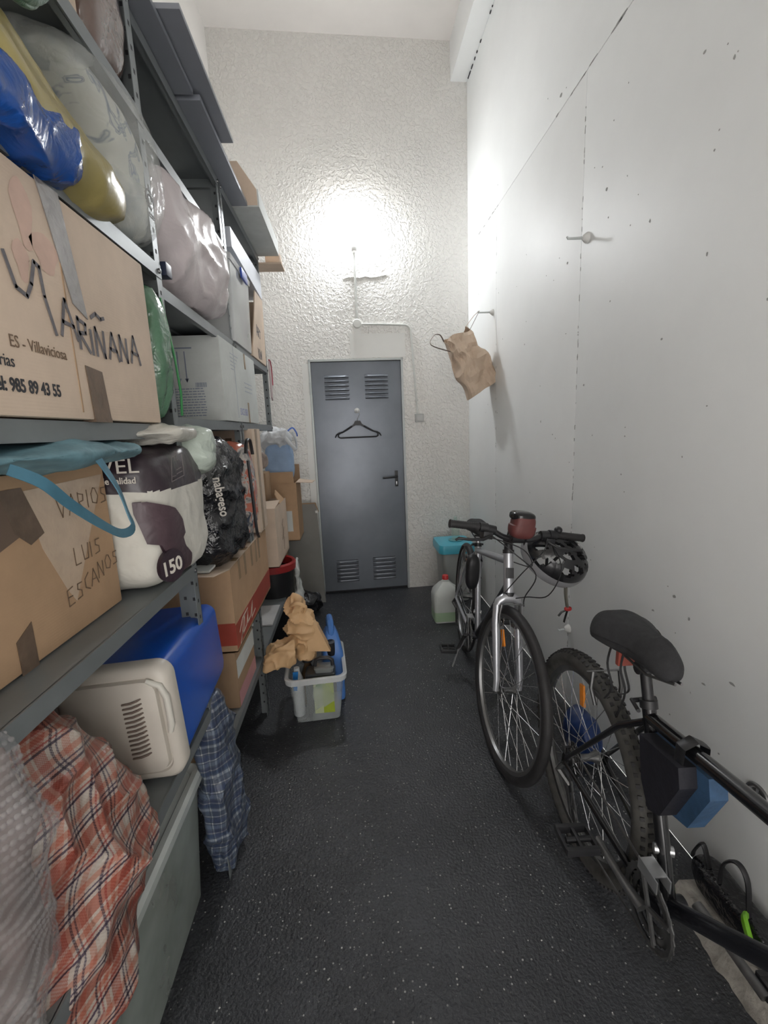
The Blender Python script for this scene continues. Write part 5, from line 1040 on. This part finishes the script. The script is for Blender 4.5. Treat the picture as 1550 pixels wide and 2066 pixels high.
MB().tube([P3(ST2.x+.075, -.035, ST2.z-.035), P3(ST2.x+.12, -.036, ST2.z-.028)], .006, 8).build('blue_zip_pull', mat('sky_blue_tag', (.12, .35, .6), .4), fg)

# bar bag on the silver bicycle
BTw = MA @ GA['BT']
bbg = thing('handlebar_bag', 'small rounded bar bag, glossy black above and dark red in front', 'bag', (0, 0, 0), M=BTw)
MB().soft((.050, -.012, .062), (.040, .052, .052), e=3.2, n=20, wr=.003, fold=0, deform=lambda P, q: (P.x, P.y*(1-.12*(q.z > 0)), P.z)).build('bag_body', mat('dark_red_nylon', (.12, .035, .032), .55, 0, .2, 20, .3, 80, .002), bbg)
MB().soft((.040, -.014, .098), (.046, .048, .022), e=2.8, n=18, wr=.002, fold=0).build('glossy_top', mat('glossy_black', (.012, .012, .013), .12, 0, .1), bbg)
for q in (-.035, .03): MB().tube([(.03, q, .02), (.012, q, -.018), (-.014, q, .0), (-.008, q, .03), (.02, q, .05)], .008, 8, flat=(.35, 1)).build('strap', m_black_pl, bbg)

# helmet hanging from the bar
hm = thing('helmet', 'black and grey bicycle helmet hanging upside down from the right handlebar', 'helmet', (.84, 1.80, .78))
MHm = Matrix.Translation((.850, 1.79, .865)) @ Matrix.Rotation(radians(20), 4, 'Y') @ Matrix.Rotation(radians(52), 4, 'X') @ Matrix.Rotation(radians(82), 4, 'Z')
m_hb = mat('black_helmet_shell', (.016, .016, .018), .25, 0, .1, 8, coat=.3); m_hg = mat('grey_helmet_shell', (.27, .27, .28), .3, 0, .1, 8, coat=.3)
A0, B0, C0 = .118, .150, .105
hb = MB(); n1, n2 = 48, 20
ventc = [(-.62, .55), (-.20, .72), (.25, .66), (.66, .50), (-.45, .22), (.05, .36), (.50, .20), (-.70, -.15), (-.22, -.02), (.26, -.0), (.72, -.18), (-.45, -.45), (.02, -.38), (.48, -.48), (-.15, -.75), (.22, -.76)]
def hv(i, j, k=1.0):
    th = 2*pi*i/n1; ph = (pi/2)*(j/n2)*1.06; return Vector((A0*k*cos(th)*sin(ph), B0*k*sin(th)*sin(ph)*(1+.06*sin(th)), C0*k*cos(ph)))
vs = []; fs = []; mi = []
for j in range(n2+1):
    for i in range(n1): vs.append(hv(i, j))
off_ = len(vs)
for j in range(n2+1):
    for i in range(n1): vs.append(hv(i, j, .84))
def holed(i, j):
    c_ = (hv(i, j)+hv(i+1, j+1))/2; x_, y_ = c_.x/A0, c_.y/B0
    for (a, b_) in ventc:
        if ((x_-a)/.105)**2+((y_-b_)/.185)**2 < 1 and j < n2-2: return True
    return False
hset = {(i, j): holed(i, j) for i in range(n1) for j in range(n2)}
for j in range(n2):
    for i in range(n1):
        a, b_, c_, d_ = j*n1+i, j*n1+(i+1) % n1, (j+1)*n1+(i+1) % n1, (j+1)*n1+i
        if hset[(i, j)]: continue
        fs.append((a, d_, c_, b_)); mi.append(1 if j > n2-6 else 0); fs.append((a+off_, b_+off_, c_+off_, d_+off_)); mi.append(0)
        for (di, dj, e0, e1) in ((0, -1, a, b_), (1, 0, b_, c_), (0, 1, c_, d_), (-1, 0, d_, a)):
            q_ = ((i+di) % n1, j+dj)
            if q_[1] < 0: continue
            if q_[1] >= n2 or hset[q_]: fs.append((e0, e1, e1+off_, e0+off_)); mi.append(0)
o_ = len(hb.v); hb.v += [MHm @ p for p in vs]; hb.f += [list(f) for f in fs]; hb.mi += mi
hb.build('shell', [m_hb, m_hg], hm, ang=50)
def HV(x, y, z): return MHm @ Vector((x, y, z))
for sd in (-1, 1):
    for yy in (.05, -.07): MB().tube([HV(sd*.10, yy, .0), HV(sd*.06, yy*.4-.02, -.075), HV(sd*.02, -.03, -.12)], .008, 6, flat=(.2, 1)).build('side_strap', m_black_pl, hm)
js = MB(); P0 = Vector((.885, 1.76, .775)); js.tube([P0+Vector((-.03, 0, .035)), P0, P0+Vector((.03, 0, .035))], .009, 6, flat=(.3, 1)); js.build('strap_joint', m_black_pl, hm)
MB().tube([P0+Vector((0, 0, .01)), P0+Vector((.002, 0, -.06)), P0+Vector((.01, .0, -.115))], .014, 8, flat=(1, .35)).build('chin_pad', mat('grey_pad', (.22, .21, .18), .8), hm)
MB().soft(tuple(P0+Vector((.014, 0, -.125))), (.016, .008, .010), e=3, n=6, wr=.001).build('red_buckle', mat('red_buckle', (.45, .03, .03), .35), hm)
MB().tube([P0+Vector((.012, 0, -.128)), P0+Vector((-.014, 0, -.138)), P0+Vector((-.028, 0, -.155))], .008, 6, flat=(1, .3)).build('loose_strap', m_black_pl, hm)
MB().tube([P0+Vector((.012, 0, -.130)), P0+Vector((.004, 0, -.16)), P0+Vector((-.002, 0, -.185))], .008, 6, flat=(1, .3)).build('loose_strap', m_black_pl, hm)

# ------------------------------------------------------------------ paper bag on the wall hook
pb_ = thing('paper_bag', 'crumpled brown paper carrier bag hanging from peg hook on the right wall', 'paper bag', (.95, 3.3, 1.66))
mpb = mat('brown_carrier_paper', (.58, .45, .34), .65, 0, .06, 6, .5, 9, .01)
PBc = Vector((.893, 3.27, 1.90)); 
QM = Matrix.Translation(PBc) @ Matrix.Rotation(radians(-30), 4, 'Y') @ Matrix.Rotation(radians(14), 4, 'Z')
outer = []; rnd = random.Random(12)
b = MB(); NZ, NA = 14, 40
def pbp(i, j, k=1.0):
    z = -.22+.42*j/NZ; t_ = j/NZ; a = 2*pi*i/NA; c_, s2 = cos(a), sin(a); e = (abs(c_)**6+abs(s2)**6)**(-1/6)
    hx = (.150-.045*t_)*k; hy = (.07+.0*t_)*k*(1-.35*t_)
    P = Vector((hx*c_*e, hy*s2*e, z+.02*sin(a*3+1)*t_)); P += Vector((1, .3, .2))*noise.noise(P*9+Vector((4, 2, 1)))*.045 + Vector((.3, 1, 0))*(abs(noise.noise(P*11))*.07)
    return QM @ P
vs = [pbp(i, j) for j in range(NZ+1) for i in range(NA)]+[pbp(i, j, .96) for j in range(NZ+1) for i in range(NA)]; off_ = (NZ+1)*NA
fs = []
for j in range(NZ):
    for i in range(NA):
        a, b1_, c_, d_ = j*NA+i, j*NA+(i+1) % NA, (j+1)*NA+(i+1) % NA, (j+1)*NA+i; fs += [(a, b1_, c_, d_), (a+off_, d_+off_, c_+off_, b1_+off_)]
for i in range(NA): a = NZ*NA+i; c_ = NZ*NA+(i+1) % NA; fs.append((a, c_, c_+off_, a+off_))
fs.append(tuple(range(NA))[::-1])
b.add(vs, fs); b.build('bag_body', mpb, pb_, smooth=False)
top1 = pbp(2, NZ); top2 = pbp(NA//2-3, NZ); m_hd = mat('dark_paper_handle', (.20, .15, .12), .6)
HK = Vector((XR-.098, 3.294, 2.236))
MB().tube([top1, (top1+HK)/2+Vector((.01, 0, .02)), HK], .006, 6, flat=(1, .3)).build('handle', mpb, pb_); MB().tube([pbp(NA-4, NZ), HK], .006, 6, flat=(1, .3)).build('handle', m_hd, pb_)
MB().tube(smooth_pts([top2, top2+Vector((-.03, -.01, .045)), top2+Vector((-.075, -.02, .04)), top2+Vector((-.095, -.01, -.02)), pbp(NA//2+3, NZ-2)], 5), .008, 6, flat=(1, .3)).build('handle', m_hd, pb_)

# ------------------------------------------------------------------ box with blue lid, bottles
bxl = thing('lidded_bucket', 'grey plastic bin with turquoise lid in the far right corner', 'bin', (.83, 3.62, 0))
Bx = Matrix.Translation((.835, 3.66, 0))
b = MB(); loft(b, [rr3(.105, .13, .03, .0), rr3(.125, .15, .035, .42)], M=Bx); b.build('bin_body', mat('grey_translucent_bin', (.33, .35, .34), .4, 0, .08), bxl)
b = MB(); loft(b, [rr3(.138, .163, .04, .415), rr3(.148, .172, .045, .42), rr3(.150, .175, .045, .465), rr3(.143, .168, .04, .49), rr3(.11, .135, .03, .495)], M=Bx); ldx = b.build('lid', mat('turquoise_lid', (.08, .46, .60), .3, 0, .05), bxl)
MB().lathe([(.0, .495), (.06, .495), (.062, .502), (0, .502)], 24, M=Bx @ Matrix.Translation((.02, -.01, 0))).build('raised_disc', mat('teal_dull', (.12, .36, .40), .4), ldx)
gbt = MB().lathe([(0, .503), (.032, .503), (.034, .51), (.034, .60), (.016, .66), (.013, .70), (.0, .70)], 20, M=Bx @ Matrix.Translation((.02, -.01, 0))).build('glass_bottle', film('pale_green_glass', (.50, .72, .58), .25, .05, .05, 5, .001)); tag(gbt, 'faint clear green bottle standing on the turquoise lid', 'bottle')
jg = thing('water_jug', 'translucent white jug with red cap half full of pale green liquid', 'jug', (.68, 3.17, 0))
J = Matrix.Translation((.665, 3.19, 0)); 
b = MB(); loft(b, [rr3(.092, .078, .02, .0), rr3(.099, .085, .022, .012), rr3(.099, .085, .022, .20), rr3(.090, .08, .022, .235), rr3(.045, .055, .02, .285), rr3(.024, .024, .012, .305), rr3(.022, .022, .012, .318)], M=J); b.build('jug_body', film('jug_plastic', (.70, .73, .70), .88, .3, .15, 8, .003), jg)
b = MB(); loft(b, [rr3(.089, .075, .02, .004), rr3(.0992, .0852, .022, .014), rr3(.0992, .0852, .022, .085)], M=J); b.build('green_liquid', mat('pale_green_liquid', (.38, .52, .34), .3, 0, .05), jg)
MB().tube([J @ Vector((.04, -.02, .28)), J @ Vector((.075, -.03, .26)), J @ Vector((.086, -.035, .20)), J @ Vector((.084, -.035, .15))], .012, 8).build('handle', MATS['jug_plastic'], jg)
MB().lathe([(0, .318), (.024, .318), (.024, .345), (.021, .349), (0, .349)], 18, M=J).build('red_cap', mat('red_cap', (.60, .04, .04), .3), jg)

# ------------------------------------------------------------------ floor-level things in the near right corner
bbk = thing('black_holdall', 'black holdall with looped handles and lime green strap against the right wall', 'bag', (.98, 1.0, .05))
MB().soft((1.0, .86, .095), (.045, .23, .045), e=3.4, n=26, wr=.012, fold=.010, seed=97).build('bag_body', m_blk, bbk)
for (ya, yc_, zt) in ((.90, .98, .26), (1.03, 1.08, .20)):
    p_ = smooth_pts([(.985, ya, .12), (.98, ya+.01, zt-.03), (.975, (ya+yc_)/2, zt), (.975, yc_, zt-.05), (.98, yc_+.01, .12)], 6); MB().tube(p_, .008, 6, flat=(.5, 1)).build('handle', m_black_pl, bbk)
MB().tube(smooth_pts([(.975, .90, .14), (.955, .885, .155), (.950, .87, .14), (.955, .86, .11)], 5), .012, 8, flat=(.6, 1)).build('lime_strap', mat('lime_strap', (.22, .55, .03), .45), bbk)
bsk = MB().soft((.93, 1.66, .10), (.06, .10, .10), e=3, n=22, wr=.02, fold=.02, seed=99).build('blue_sack', mat('dark_blue_sack', (.012, .035, .13), .4, 0, .4, 10)); tag(bsk, 'dark blue sack on the floor behind the black bicycle wheel', 'bag')

# loose grit on the floor
gr = MB(); rnd = random.Random(22)
for k_ in range(700):
    x = rnd.uniform(-.45, .95); y = rnd.uniform(.35, 3.8); s2 = rnd.uniform(.0012, .0030)*(1.2 if y > 2.5 else 1)
    if y > 2.9 and rnd.random() < .5: x = rnd.uniform(-.3, .3)
    a = [(x+s2*rnd.uniform(.6, 1.2)*cos(t_), y+s2*rnd.uniform(.6, 1.2)*sin(t_), .0002) for t_ in (0, 1.5, 3.0, 4.6)]; tp = (x, y, s2*.9)
    gr.add(a+[tp], [(0, 1, 4), (1, 2, 4), (2, 3, 4), (3, 0, 4)])
g_ = gr.build('grit', mat('pale_grit', (.50, .50, .48), .5, 0, .3), smooth=False, kind='stuff'); tag(g_, 'tiny pale grains of grit scattered over the black floor', 'grit')
